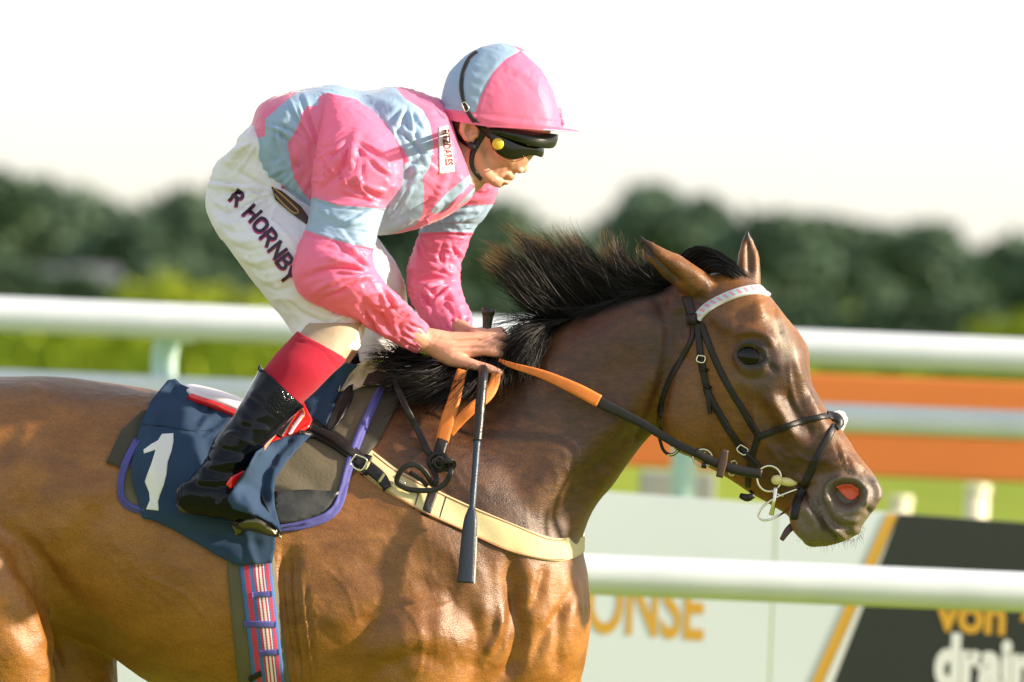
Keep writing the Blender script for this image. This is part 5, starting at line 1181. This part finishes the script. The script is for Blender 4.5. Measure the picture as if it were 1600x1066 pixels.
# saddle: red flap, stirrup leather, dark knee flap, seat
sad = empty('racing_saddle', 'small red racing saddle with black flap edges under the leg of the jockey', 'saddle')
T1 = [B_horse, BA, BB]
patch('red_flap', [(474, 628), (488, 656), (482, 670), (450, 684), (404, 702), (372, 760), (354, 764), (352, 752), (384, 732), (400, 690), (430, 660), (455, 636)], T1, m_red, sad, grid=4, thick=4, lift=22, sm=8)
Bf = bvh_of(bpy.data.objects['red_flap'].data)
patch('red_tongue', [(381, 735), (388, 745), (374, 758), (360, 764), (353, 757), (360, 746)], [B_bt, bvh_of(bpy.data.objects['red_flap'].data)], m_red, sad, grid=3, thick=4, lift=4, sm=4)
strap('leather_edge', [(458, 646), (448, 662), (436, 682)], 10, [Bf], m_leather, sad, thick=3)
strap('pink_trim', [(474, 648), (462, 664), (452, 680)], 5, [Bf], m_pink, sad, thick=2.5)
strap('stitched_edge', [(468, 632), (476, 646), (470, 656), (456, 668)], 2, [Bf], m_gold2, sad, thick=2)
patch('knee_flap', [(508, 668), (514, 650), (530, 618), (544, 603), (552, 600), (551, 620), (538, 648), (522, 672), (514, 676)], T1, m_leather, sad, grid=4, thick=6, lift=12, sm=8)
strap('flap_piping', [(552, 602), (550, 622), (536, 649), (520, 673)], 3, [bvh_of(bpy.data.objects['knee_flap'].data)] + T1, m_blk, sad, thick=4, lift=2)
V, F = loft([(286, 604, 288, 622, 0, .05, 0, 2, 0), (300, 600, 304, 632, 0, .12, 0, 2, 0), (350, 612, 352, 650, 0, .15, 0, 2, 0), (430, 640, 430, 680, 0, .15, 0, 2, 0), (500, 640, 505, 670, 0, .13, 0, 2, 0), (545, 620, 550, 650, 0, .08, 0, 2, 0)], 40, 30)
link('seat', mesh_from('seat', V, F), mat('pale_seat', (.70, .62, .68), rough=.3), sad)
strap('seat_edge', [(300, 618), (335, 630), (365, 642), (384, 650)], 6, [bvh_of(bpy.data.objects['seat'].data)] + T1, m_red, sad, thick=6, lift=6)

# blue number cloth
T2 = [B_horse, BA, BB, BG]
nc = patch('number_cloth', [(262, 594), (274, 592), (282, 600), (300, 608), (327, 616), (331, 630), (345, 632), (366, 636), (372, 650), (350, 690), (330, 720), (350, 740), (420, 760), (432, 800), (430, 856), (425, 880), (372, 884), (340, 869), (301, 845), (265, 825), (240, 814), (222, 810), (218, 790), (208, 760), (204, 728), (212, 700), (214, 686), (220, 662), (236, 626)], T2, m_blue, None, grid=4.5, thick=3, lift=9, sm=14,
    folds=[('s', [(222, 664), (260, 668), (300, 676), (330, 674)], 2.2, -3), ('s', [(222, 660), (260, 664), (300, 671), (330, 669)], 2.5, 3), ('s', [(272, 600), (250, 630), (236, 660)], 10, 4), ('s', [(318, 620), (322, 650), (312, 672)], 5, 6), ('s', [(334, 636), (318, 650), (308, 656)], 3, -7), ('s', [(345, 640), (328, 654), (316, 664)], 3, 7), ('s', [(352, 650), (336, 664), (318, 674)], 3, -6), ('s', [(356, 660), (338, 674), (322, 682)], 3, 6),
           ('s', [(300, 680), (310, 730), (300, 790)], 14, 5), ('s', [(325, 690), (328, 730), (318, 760)], 8, -5), ('s', [(215, 690), (225, 740), (222, 800)], 7, -4), ('s', [(206, 740), (222, 770), (236, 800)], 4, 5), ('s', [(270, 800), (320, 840), (370, 870)], 14, 4), ('s', [(300, 830), (350, 840), (400, 850)], 8, -4), ('s', [(386, 840), (392, 865), (400, 884)], 6, 5),
           ('s', [(226, 806), (266, 820), (302, 840), (342, 864), (372, 879)], 1.6, -2), ('s', [(300, 600), (312, 612), (318, 640)], 6, -5), ('s', [(240, 640), (235, 700), (250, 760)], 12, 3)])
tag(nc, 'blue number cloth with a white figure 1 hanging behind the boot', 'number cloth'); BN = bvh_of(nc.data)
patch('figure_one', [(253, 678), (271, 677), (271, 690), (268, 705), (262, 722), (260, 742), (256, 758), (250, 773), (247, 784), (248, 798), (228, 796), (234, 782), (233, 770), (226, 753), (230, 741), (237, 723), (243, 703), (225, 709), (224, 703), (236, 694), (247, 688)], [BN], m_white1, nc, grid=2, thick=.8, lift=.6, sm=0)
strap('seam', [(222, 662), (260, 666), (300, 673), (332, 671)], 1.5, [BN], m_blue, nc, thick=1)
# the forward corner of the cloth blown over the toe, and the blue piece at the knee
T3 = T2 + [BN, B_bt, bvh_of(so.data)]
ff = patch('cloth_corner', [(486, 680), (472, 677), (445, 683), (420, 694), (400, 706), (388, 728), (370, 754), (355, 780), (364, 796), (400, 806), (424, 818), (439, 833), (436, 815), (430, 795), (428, 770), (432, 746), (448, 722), (463, 704)], T3, m_blue, nc, grid=4, thick=3, lift=10, sm=10, fn=lambda q: 50 * np.exp(-((q[:, 1] - 735) / 38) ** 2) * np.clip((q[:, 0] - 350) / 40, 0, 1),
    folds=[('s', [(440, 690), (415, 715), (398, 750), (395, 790)], 8, 7), ('s', [(452, 690), (430, 715), (412, 745), (410, 785)], 5, -8), ('s', [(426, 720), (432, 712), (430, 728)], 3, -6), ('s', [(470, 684), (445, 705), (428, 740), (424, 790)], 5, 6), ('s', [(360, 790), (398, 801), (430, 820)], 1.6, -2), ('s', [(380, 750), (376, 780)], 6, -4)])
kb = patch('cloth_corner', [(478, 655), (477, 628), (485, 609), (518, 585), (540, 567), (560, 570), (546, 585), (533, 608), (520, 640), (509, 667), (496, 660)], T1 + [BF, bvh_of(bpy.data.objects['knee_flap'].data)], m_blue, nc, grid=4, thick=3, lift=9, sm=10,
    folds=[('s', [(500, 600), (488, 625), (484, 650)], 4, 5), ('s', [(520, 592), (505, 625), (498, 655)], 4, -5), ('s', [(535, 580), (520, 610), (508, 645)], 5, 5), ('s', [(490, 640), (500, 650)], 4, 4)])
BC = bvh_of(ff.data); BK = bvh_of(kb.data)
# stirrup iron under the foot
si = empty('stirrup_iron', 'dark metal stirrup iron under the sole of the black boot', 'stirrup')
m_iron = mat('dark_iron', (.12, .11, .07), rough=.25, metal=.8)
strap('tread', [(366, 830), (382, 822), (398, 816), (416, 822)], [16, 18, 14, 8], [B_bt, bvh_of(so.data), BC, BN], m_iron, si, thick=9, lift=3, sm=1)
strap('side_bar', [(400, 818), (420, 826), (436, 838)], [6, 8, 6], [B_bt, bvh_of(so.data), BC, BN], m_iron, si, thick=8, lift=4, sm=1)

# breast girth
bg_ = strap('breast_girth', [(570, 721), (611, 751), (667, 782), (726, 809), (797, 840), (853, 858), (884, 858), (906, 846, -.03), (912, 838, .03), (900, 835, .12)], [38, 37, 40, 40, 42, 36, 35, 30, 28, 28], [B_horse, BA], m_creamw, None, thick=4, lift=2, K=11, sm=6, round_=.2)
tag(bg_, 'cream webbing breast girth with red stitched edges across the chest of the horse', 'breast girth'); BBG = bvh_of(bg_.data)
for s_ in (-1, 1):
    strap('stitched_edge', [(570 + s_ * 9, 721 - s_ * 15), (611 + s_ * 8.5, 751 - s_ * 14), (667 + s_ * 7, 782 - s_ * 17), (726 + s_ * 7, 809 - s_ * 17), (797 + s_ * 7, 840 - s_ * 18.5), (853 + s_ * 2, 858 - s_ * 15.5), (880, 859 - s_ * 15)], 1.4, [BBG, B_horse], m_creamr, bg_, thick=1.2, lift=.4)
strap('tape', [(678, 766), (664, 806)], 14, [BBG, B_horse], m_leather, bg_, thick=1.5)
for a_, b_ in (((656, 765), (646, 796)), ((697, 777), (686, 812))): strap('seam', [a_, b_], 1.6, [BBG, B_horse], m_leather, bg_, thick=1)
strap('end_fold', [(576, 712), (568, 742)], 12, [BBG, B_horse, BA], m_leather, bg_, thick=3)
# black strap from the saddle with its buckle
T4 = T1 + [BG, BBG, BN, BC]
gs = strap('breastplate_strap', [(472, 668), (500, 677), (530, 694), (556, 715), (574, 730), (596, 748), (606, 764)], [22, 24, 23, 20, 18, 17, 13], T4, m_leather, None, thick=4, lift=5, sm=6)
tag(gs, 'black leather strap with a steel buckle joining saddle and breast girth', 'strap'); BGS = bvh_of(gs.data)
strap('upper_layer', [(486, 668), (515, 682), (540, 700), (560, 716)], [10, 12, 12, 10], [BGS], m_leather, gs, thick=4, lift=1)
sweep('buckle', over([(556, 710, -.3), (573, 719, -.3), (564, 735, -.3), (548, 725, -.3)], [BGS, BBG, B_horse], .010), 2.6, 2.6, m_metal, gs, closed=True, n=30)
for a_, b_ in (((577, 722), (569, 738)), ((600, 742), (591, 756))): strap('keeper', [a_, b_], 4, [BGS, BBG], m_creamw, gs, thick=2, lift=2)

# ------------------------------------------------------------------ bridle
br = empty('bridle', 'black leather bridle with a pink and blue browband on the head of the horse', 'bridle')
def bs(name, pts, w_, m=m_leather, **k):
    kk = dict(thick=3.5, lift=1.2, K=7, sm=3); kk.update(k); return strap(name, pts, w_, [B_horse], m, br, **kk)
bs('headpiece', [(1082, 440, .03), (1074, 448, -.05), (1073, 465), (1080, 486), (1086, 502)], [13, 13, 14, 15, 15])
bbm = bpy.data.materials.new('browband_weave'); bbm.use_nodes = True; nt = bbm.node_tree; b = nt.nodes['Principled BSDF']; b.inputs['Roughness'].default_value = .4
sw = mathn(nt, 'SINE', mathn(nt, 'MULTIPLY', mathn(nt, 'ADD', node_attr(nt, 'along'), mathn(nt, 'MULTIPLY', node_attr(nt, 'across'), 4.0)), .62))
c1 = mixc(nt, mapr(nt, sw, -.1, .1), (.62, .28, .34), (.40, .60, .68)); c1 = mixc(nt, mapr(nt, mathn(nt, 'ABSOLUTE', node_attr(nt, 'across')), .55, .62), c1, (.60, .60, .66)); nt.links.new(c1, b.inputs['Base Color'])
bs('browband', [(1090, 500), (1094, 492), (1115, 475), (1148, 460), (1175, 454), (1194, 455), (1204, 463), (1208, 470, .03)], [12, 13, 13, 13, 13, 12, 11, 9], bbm, thick=6, K=9)
bs('browband_loop', [(1076, 500), (1092, 498)], 17, thick=6, lift=3)
bs('throatlash', [(1085, 505), (1080, 532), (1064, 562), (1046, 595), (1035, 625), (1030, 655), (1030, 685), (1037, 703), (1046, 712, -.10)], 7)
sweep('throatlash_loop', over([(1030, 684, -.10), (1037, 704, -.10), (1050, 711, -.10), (1063, 701, -.12)], [B_horse]), 5, 5, m_leather, br)
bs('cheekpiece', [(1090, 505), (1094, 545), (1099, 580), (1106, 610), (1122, 642), (1142, 676), (1161, 704), (1184, 729)], [9, 9, 10, 9, 9, 10, 11, 11], thick=4.5, lift=2)
bs('cheekpiece_tail', [(1104, 606), (1108, 626), (1109, 646)], [9, 8, 6], thick=4, lift=5)
bs('noseband_strap', [(1095, 506), (1106, 534), (1122, 572), (1143, 612), (1164, 646), (1186, 682)], 9.5)
nb = bs('noseband', [(1184, 684), (1222, 669), (1262, 656), (1296, 650), (1306, 652, -.10), (1308, 654, -.03)], 9.5, thick=4.5)
bs('noseband', [(1312, 655), (1302, 668), (1289, 692), (1273, 723), (1257, 758), (1245, 790), (1241, 812), (1240, 822, -.14)], [10, 10, 11, 12, 12, 12, 11, 10], thick=4.5)
bs('noseband', [(1184, 684), (1178, 704), (1170, 735), (1168, 766), (1164, 784, -.13)], 9)
sweep('strap_tail', [(1243, 818, -.18), (1231, 829, -.19), (1221, 844, -.195)], [12, 11, 7], 4, m_brownl, br)
sweep('strap_roller', [(1158, 775, -.17), (1168, 778, -.18), (1178, 774, -.18)], [9, 12, 8], 9, m_leather, br)
V, F = blob((1305, 662, -.122), (16, 22, .035), 35, n=40); v2 = V + (wav(V, .018, 5, 2) * .0035)[:, None] * (V - V.mean(0)) / np.linalg.norm(V - V.mean(0), axis=1)[:, None]
link('sheepskin_pad', mesh_from('sheepskin_pad', v2, F), mat('sheepskin', (.62, .58, .55), rough=.9, sheen=.6, col2=(.45, .42, .40), nscale=80, bscale=140, bamt=1.), br)
strap('noseband_cross', [(1292, 648), (1306, 652), (1314, 660), (1306, 670)], [8, 14, 12, 9], [bvh_of(bpy.data.objects['sheepskin_pad'].data), B_horse], m_leather, br, thick=4, lift=1)
def buckle(px, py, a, w_, h_, parent, y=-.3, trees=None, m=m_metal, t=2.2):
    A_ = math.radians(a); c_, s_ = math.cos(A_), math.sin(A_)
    q = [(px + c_ * x - s_ * z, py + s_ * x + c_ * z, y) for x, z in ((-w_, -h_), (w_, -h_), (w_, h_), (-w_, h_))]
    h = ray(px, py, trees or [B_horse]); yy = (h[0][1] - .010) if h else y
    return sweep('buckle', [(u, v_, yy) for u, v_, _ in q], t, t, m, parent, closed=True, n=26)
buckle(1095, 561, 12, 5.5, 4.5, br); buckle(1160, 703, 35, 7, 5, br)
for x, y, a in ((1101, 577, 15), (1106, 604, 20), (1141, 674, 35)):
    c_, s_ = math.cos(math.radians(a)), math.sin(math.radians(a)); bs('keeper', [(x - 6 * c_, y - 6 * s_), (x + 6 * c_, y + 6 * s_)], 5, thick=7, lift=3, sm=1)
# bit
bi = empty('bit', 'steel ring bit with a pale rubber mouthpiece at the mouth of the horse', 'bit')
hb = ray(1203, 748, [B_horse])[0][1]
def ring(name, px, py, rx, ry, y, w_, m, parent, n=48, y2=None, a0=0, a1=6.283):
    q = [(px + rx * math.cos(t), py + ry * math.sin(t), y + (y2 or 0) * math.sin(t)) for t in np.linspace(a0, a1, 13)[:-1 if a1 > 6.28 else None]]
    return sweep(name, q, w_, w_, m, parent, closed=a1 > 6.28, n=n)
ring('bit_ring', 1202, 748, 19, 20, hb - .014, 3.6, m_metal, bi)
V, F = join([blob((1214, 750, hb - .016), (9.5, 8, .011), 0), blob((1230, 753, hb - .010), (17, 7, .010), 8)])
me = union('mouthpiece', [(V, F)], .002, 4); link('mouthpiece', me, mat('cream_rubber', (.68, .60, .28), rough=.45, bscale=90, bamt=.2), bi)
sweep('cheek_bar', [(1212, 762, hb - .018), (1210, 782, hb - .024), (1205, 805, hb - .020)], [8, 6, 8], 6, m_metal, bi)
sweep('bit_loop', [(1247, 764, hb - .01), (1228, 771, hb - .02), (1208, 780, hb - .026), (1191, 793, hb - .03), (1185, 806, hb - .03), (1192, 813, hb - .03), (1206, 811, hb - .025), (1223, 802, hb - .01), (1232, 795, hb + .02)], 3.4, 3.4, m_metal, bi)
sweep('bit_loop', [(1205, 766, hb - .02), (1214, 772, hb - .022), (1226, 776, hb - .018)], 3, 3, m_metal, bi)

# ------------------------------------------------------------------ reins
rn = empty('reins', 'orange rubber grip reins with black leather ends running from the hand to the bit', 'reins')
TR = [B_horse]
sweep('rubber_grip', over([(780, 563, -.13), (800, 571, -.15), (850, 586, -.17), (900, 608, -.18), (936, 627, -.18)], TR, .012), [6, 9, 14, 19, 20], 5, m_rubber, rn, roundness=4)
sweep('rein_leather', over([(930, 624, -.18), (950, 635, -.18), (1000, 660, -.18), (1050, 690, -.19), (1085, 707, -.2), (1100, 713, -.2)], TR, .014), [19, 17, 14, 13, 13, 14], 5, m_leather, rn, roundness=4)
sweep('rein_end', over([(1086, 707, -.2), (1120, 724, -.2), (1155, 735, -.2), (1190, 741, -.2)], TR, .015), [13, 15, 16, 15], 9, m_leather, rn, roundness=3)
sweep('rein_keeper', over([(1133, 703, -.22), (1129, 724, -.22), (1124, 746, -.22)], TR, .024), [11, 13, 11], 6, m_brownl, rn, roundness=5)
buckle(1145, 731, 12, 4, 10, rn, trees=TR); bpy.data.objects['buckle'].location.y += 0
ring('martingale_ring', 1098, 716, 15, 14, ray(1098, 712, TR)[0][1] - .03, 3, m_metal, rn)
sweep('ring_stop', over([(1096, 727, -.2), (1104, 728, -.2)], TR, .02), 9, 9, m_leather, rn)
# short metal glint of the throat buckle
sweep('loop_glint', over([(1042, 711, -.12), (1052, 710, -.12), (1060, 703, -.12)], TR, .014), 2.2, 2.2, m_metal, br)
# hanging loop of the reins under the hand
sweep('rubber_grip', over([(776, 580, -.15), (772, 598, -.16), (762, 618, -.18), (738, 638, -.2), (716, 660, -.2), (702, 678, -.2)], TR, .012), [15, 17, 17, 17, 16, 14], 5, m_rubber, rn, roundness=4)
sweep('rubber_grip', over([(722, 578, -.16), (716, 600, -.17), (708, 630, -.19), (700, 655, -.2), (690, 692, -.2)], TR, .020), [15, 18, 20, 22, 20], 5, m_rubber, rn, roundness=4)
sweep('rein_leather', over([(692, 688, -.2), (688, 700, -.2), (685, 712, -.2)], TR, .030), [18, 18, 17], 6, m_leather, rn, roundness=4)
yk = ray(684, 722, TR)[0][1] - .03
ring('rein_knot', 684, 722, 13, 13, yk, 9, m_leather, rn); ring('rein_knot', 686, 723, 7, 8, yk - .012, 6, m_leather, rn)
sweep('rein_loop', [(680, 728, yk), (690, 722, yk - .02), (704, 720, yk - .02), (709, 727, yk - .01), (700, 733, yk), (682, 730, yk)], 9, 5, m_leather, rn, roundness=4)
yl = ray(650, 750, TR + [BBG])[0][1] - .022
sweep('rein_loop', [(676, 730, yk), (682, 750, yl), (676, 757, yl), (664, 738, yl - .01), (648, 726, yl - .015), (630, 732, yl - .015), (620, 750, yl - .012), (628, 760, yl - .01), (646, 766, yl - .01), (680, 765, yl - .01), (698, 752, yl - .01), (704, 736, yl - .01), (700, 722, yk)], 8.5, 4, m_leather, rn, roundness=4)
sweep('rein_loop', [(640, 738, yl + .004), (656, 748, yl + .004), (668, 760, yl + .002)], 7, 4, m_leather, rn, roundness=4)
buckle(624, 756, 25, 7, 5, rn, trees=[BBG, B_horse], t=1.8)
sweep('neck_strap', over([(628, 577, -.1), (619, 586, -.12), (619, 600, -.14), (634, 636, -.2), (650, 667, -.2), (668, 704, -.22), (676, 716, -.22)], TR + [BF, BA], .010), [6, 8, 9, 9.5, 10, 10, 8], 4, m_leather, rn, roundness=4)

# ------------------------------------------------------------------ whip
wp_ = tag(empty('whip'), 'black riding whip with a flat padded flap held upright in the near hand', 'whip')
m_wrap = mat('black_grip_wrap', (.012, .012, .013), rough=.35, bscale=120, bamt=.8); m_wblue = mat('dark_blue_shaft', (.018, .040, .075), rough=.4, bscale=300, bamt=.4)
W = over([(763, 484, -.075), (761, 510, -.078), (758, 540, -.085), (755, 575, -.15), (754, 592, -.17), (750, 640, -.22), (746, 690, -.25)], [B_horse], .014)
W = W[:3] + [(755.5, 571, -.122)] + over([(754.5, 588, -.188), (750, 640, -.225), (746, 690, -.25)], [B_horse], .014)
sweep('grip', [(763, 489, -.078), (760, 520, -.08), (757, 552, -.092), W[3], W[4], W[5], W[6]], [18, 13, 14, 16, 16, 16, 14], [18, 13, 14, 16, 16, 16, 14], m_wrap, wp_, roundness=2)
sweep('grip_cap', [(764, 482, -.078), (763, 488, -.078), (762, 497, -.078)], [20, 22, 15], [20, 22, 15], m_wrap, wp_, roundness=2)
S1 = over([(746, 688, -.25), (742, 740, -.27), (738, 790, -.29), (736, 806, -.29)], [B_horse, BBG], .016)
sweep('shaft', S1, [11, 10, 10, 11], [11, 10, 10, 11], m_wblue, wp_, roundness=2)
S2 = over([(737, 796, -.29), (735, 815, -.30), (732, 850, -.31), (728, 911, -.32)], [B_horse, BBG], .02)
sweep('flap', S2, [12, 21, 24, 26], [10, 13, 12, 10], mat('navy_flap', (.016, .024, .045), rough=.45, bscale=200, bamt=.3), wp_, roundness=3.5)
sweep('flap_edge', [(744, 838, S2[2][2]), (742, 870, S2[2][2] - .002), (740, 912, S2[3][2])], [3, 4, 4], 6, mat('pale_flap_edge', (.6, .55, .45), rough=.6), wp_)
# ================================================================== MANE
m_hair = bpy.data.materials.new('mane_hair'); m_hair.use_nodes = True; nt = m_hair.node_tree; b = nt.nodes['Principled BSDF']
c = mixc(nt, mapr(nt, node_attr(nt, 'tip'), .80, 1.0), (.0045, .0036, .0034), (.20, .13, .06)); nt.links.new(c, b.inputs['Base Color']); b.inputs['Roughness'].default_value = .5; b.inputs['Specular IOR Level'].default_value = .22  # golden strand tips: backlight painted into the hair colour
def hair(name, guides, n, width=1.3, spread=6, curl=5, depth=.02, lenj=.35, seed=1, seg=11, parent=None, tipp=1.0, clump=26):
    """guides: list of polylines [(px,py,y),...] ordered along the root line"""
    r = np.random.default_rng(seed); G = np.array([catmull(np.array(g, float), seg) for g in guides]); k = len(G)
    ct = r.random(clump) * (k - 1); co = r.normal(size=(clump, 2)) * curl * 1.9; V = []; F = []; T = []
    for i in range(n):
        u = r.random() * (k - 1)
        j = min(int(u), k - 2); f = u - j
        g = G[j] * (1 - f) + G[j + 1] * f
        s = np.linspace(0, 1, seg)
        ci = np.argmin(np.abs(ct - u)); w = .62 * s ** 1.1
        uc = ct[ci]; jc = min(int(uc), k - 2); gc = G[jc] * (1 - uc + jc) + G[jc + 1] * (uc - jc)
        g = g * (1 - w[:, None]) + gc * w[:, None]
        L = 1 - lenj * r.random() ** 1.6 * (1 if r.random() > .06 else -.35); ss = s * L
        q = np.column_stack([np.interp(ss, s, g[:, d]) for d in range(3)])
        ph = r.random() * 6.28; a = r.normal() * curl; a2 = r.normal() * curl
        fly = 2.4 if r.random() < .06 else 1
        q[:, 0] += r.normal() * spread * (.35 + .65 * s) + np.sin(s * 4 + ph) * a * s * fly + co[ci, 0] * s ** 1.5
        q[:, 1] += r.normal() * spread * (.12 + .65 * s) + np.cos(s * 3.3 + ph) * a2 * s * fly + co[ci, 1] * s ** 1.5
        q[:, 2] += r.normal() * depth * (.4 + .6 * s)
        C = PA(q); t = np.gradient(C, axis=0); t /= np.linalg.norm(t, axis=1)[:, None] + 1e-9
        n_ = r.normal(size=3); n_[1] *= .4; sd = np.cross(t, cF + .6 * n_); sd /= np.linalg.norm(sd, axis=1)[:, None] + 1e-9
        wd = width * .0005 * (1 - .75 * s ** 2) * (.7 + .6 * r.random())
        b0 = len(T); V.append(C - sd * wd[:, None]); V.append(C + sd * wd[:, None]); T += list(s * tipp * L) * 2
        F += [(b0 + m_, b0 + m_ + 1, b0 + seg + m_ + 1, b0 + seg + m_) for m_ in range(seg - 1)]
    me = mesh_from(name, np.vstack(V), F); attr(me, 'tip', T)
    return link(name, me, m_hair, parent, smooth=True)
up = [[(862, 508, 0), (828, 476, -.01), (798, 436, -.02), (768, 398, -.02)], [(880, 502, 0), (840, 462, -.01), (808, 420, -.02), (772, 392, -.02)], [(900, 498, 0), (858, 450, 0), (822, 405, 0), (792, 372, 0)],
      [(920, 492, 0), (880, 440, 0), (848, 400, .01), (812, 368, .02)], [(945, 486, -.01), (905, 432, 0), (878, 400, .01), (842, 372, .02)], [(968, 478, -.02), (930, 430, 0), (900, 402, .01), (876, 374, .02)],
      [(990, 470, -.03), (955, 432, -.01), (925, 408, 0), (905, 382, .01)], [(1014, 462, -.03), (980, 434, -.02), (955, 415, -.01), (942, 392, 0)], [(1036, 454, -.04), (1008, 432, -.03), (985, 422, -.02), (962, 402, -.01)], [(1062, 446, -.04), (1040, 428, -.04), (1012, 420, -.03), (990, 410, -.02)]]
sh_ = [[tuple(q_) for q_ in catmull(np.array(g_, float), 8)[:5]] for g_ in up]
hair('mane_base', sh_, 4200, 2.0, 4, 3, .016, .35, 11, parent=horse, tipp=.3)
mane = hair('mane', up, 6500, .95, 5, 8, .022, .75, 1, parent=horse, clump=55, seg=13)
lt = [[(1058, 448, -.05), (1040, 448, -.07), (1020, 452, -.08), (1000, 456, -.08)], [(1000, 464, -.04), (980, 464, -.06), (955, 470, -.07), (935, 476, -.07)], [(930, 484, -.04), (910, 486, -.06), (890, 490, -.07), (870, 496, -.08)]]
hair('mane_lock', lt, 700, 1.0, 3, 3, .008, .5, 12, parent=horse, tipp=.3)
lo = [ [(900, 496, -.04), (862, 503, -.07), (825, 516, -.10), (800, 540, -.12)], [(880, 500, -.04), (850, 512, -.08), (820, 535, -.12), (800, 565, -.13)], [(866, 505, -.04), (850, 525, -.09), (838, 552, -.12), (826, 582, -.14)]]
hair('mane_lock', lo, 2200, 1.3, 4, 4, .012, .3, 2, parent=horse, tipp=.55)
wi = [[(850, 515, -.03), (815, 522, -.06), (788, 545, -.10), (778, 590, -.14)], [(810, 530, -.03), (785, 545, -.08), (760, 580, -.13), (720, 620, -.17)], [(780, 540, -.03), (750, 560, -.09), (710, 600, -.15), (660, 636, -.18)], [(745, 550, -.02), (715, 568, -.08), (680, 600, -.15), (640, 612, -.17)],
      [(710, 560, -.02), (680, 572, -.06), (645, 590, -.12), (612, 596, -.13)], [(680, 564, 0), (655, 562, -.03), (628, 566, -.06), (598, 574, -.08)], [(650, 572, 0), (640, 566, -.03), (622, 560, -.05), (604, 562, -.06)]]
hair('mane_lock', wi, 3200, 1.3, 8, 7, .016, .35, 3, parent=horse, tipp=.6)
hair('mane_lock', [[(870, 505, -.02), (840, 502, -.03), (812, 510, -.04), (790, 530, -.05)], [(862, 508, -.02), (830, 512, -.03), (800, 520, -.05), (785, 545, -.07)]], 260, 1.2, 4, 9, .02, .3, 8, parent=horse, tipp=.6)
fo = [[(1058, 424, -.06), (1066, 398, -.06), (1092, 384, -.06), (1128, 398, -.07), (1158, 436, -.08)], [(1072, 428, -.05), (1086, 404, -.05), (1110, 396, -.06), (1140, 412, -.07), (1166, 444, -.07)], [(1086, 430, -.07), (1098, 414, -.08), (1118, 410, -.09), (1142, 424, -.10), (1163, 444, -.09)], [(1098, 434, -.10), (1112, 424, -.11), (1128, 422, -.12), (1146, 432, -.12), (1160, 444, -.11)]]
hair('forelock', fo, 2600, 1.2, 2.5, 2, .012, .15, 4, parent=horse, tipp=.5)
# chin whiskers
wk = []
for k in range(46):
    x = 1240 + 110 * k / 45; y = np.interp(x, [1240, 1270, 1340, 1352], [826, 851, 843, 820]); wk.append([(x, y - 2, -.17), (x - 3 + 6 * rng.random(), y + 8 + 8 * rng.random(), -.17)])
hair('whiskers', wk, 90, .5, 3, 2, .01, .5, 6, seg=5, parent=horse, tipp=1)
# tail, trailing behind outside the frame
hair('tail', [[(-300, 790, -.03), (-380, 760, -.03), (-480, 830, -.03), (-560, 960, -.03)], [(-300, 830, .03), (-390, 840, .03), (-480, 930, .03), (-530, 1080, .03)]], 700, 4, 10, 10, .03, .3, 7, parent=horse, tipp=.6)
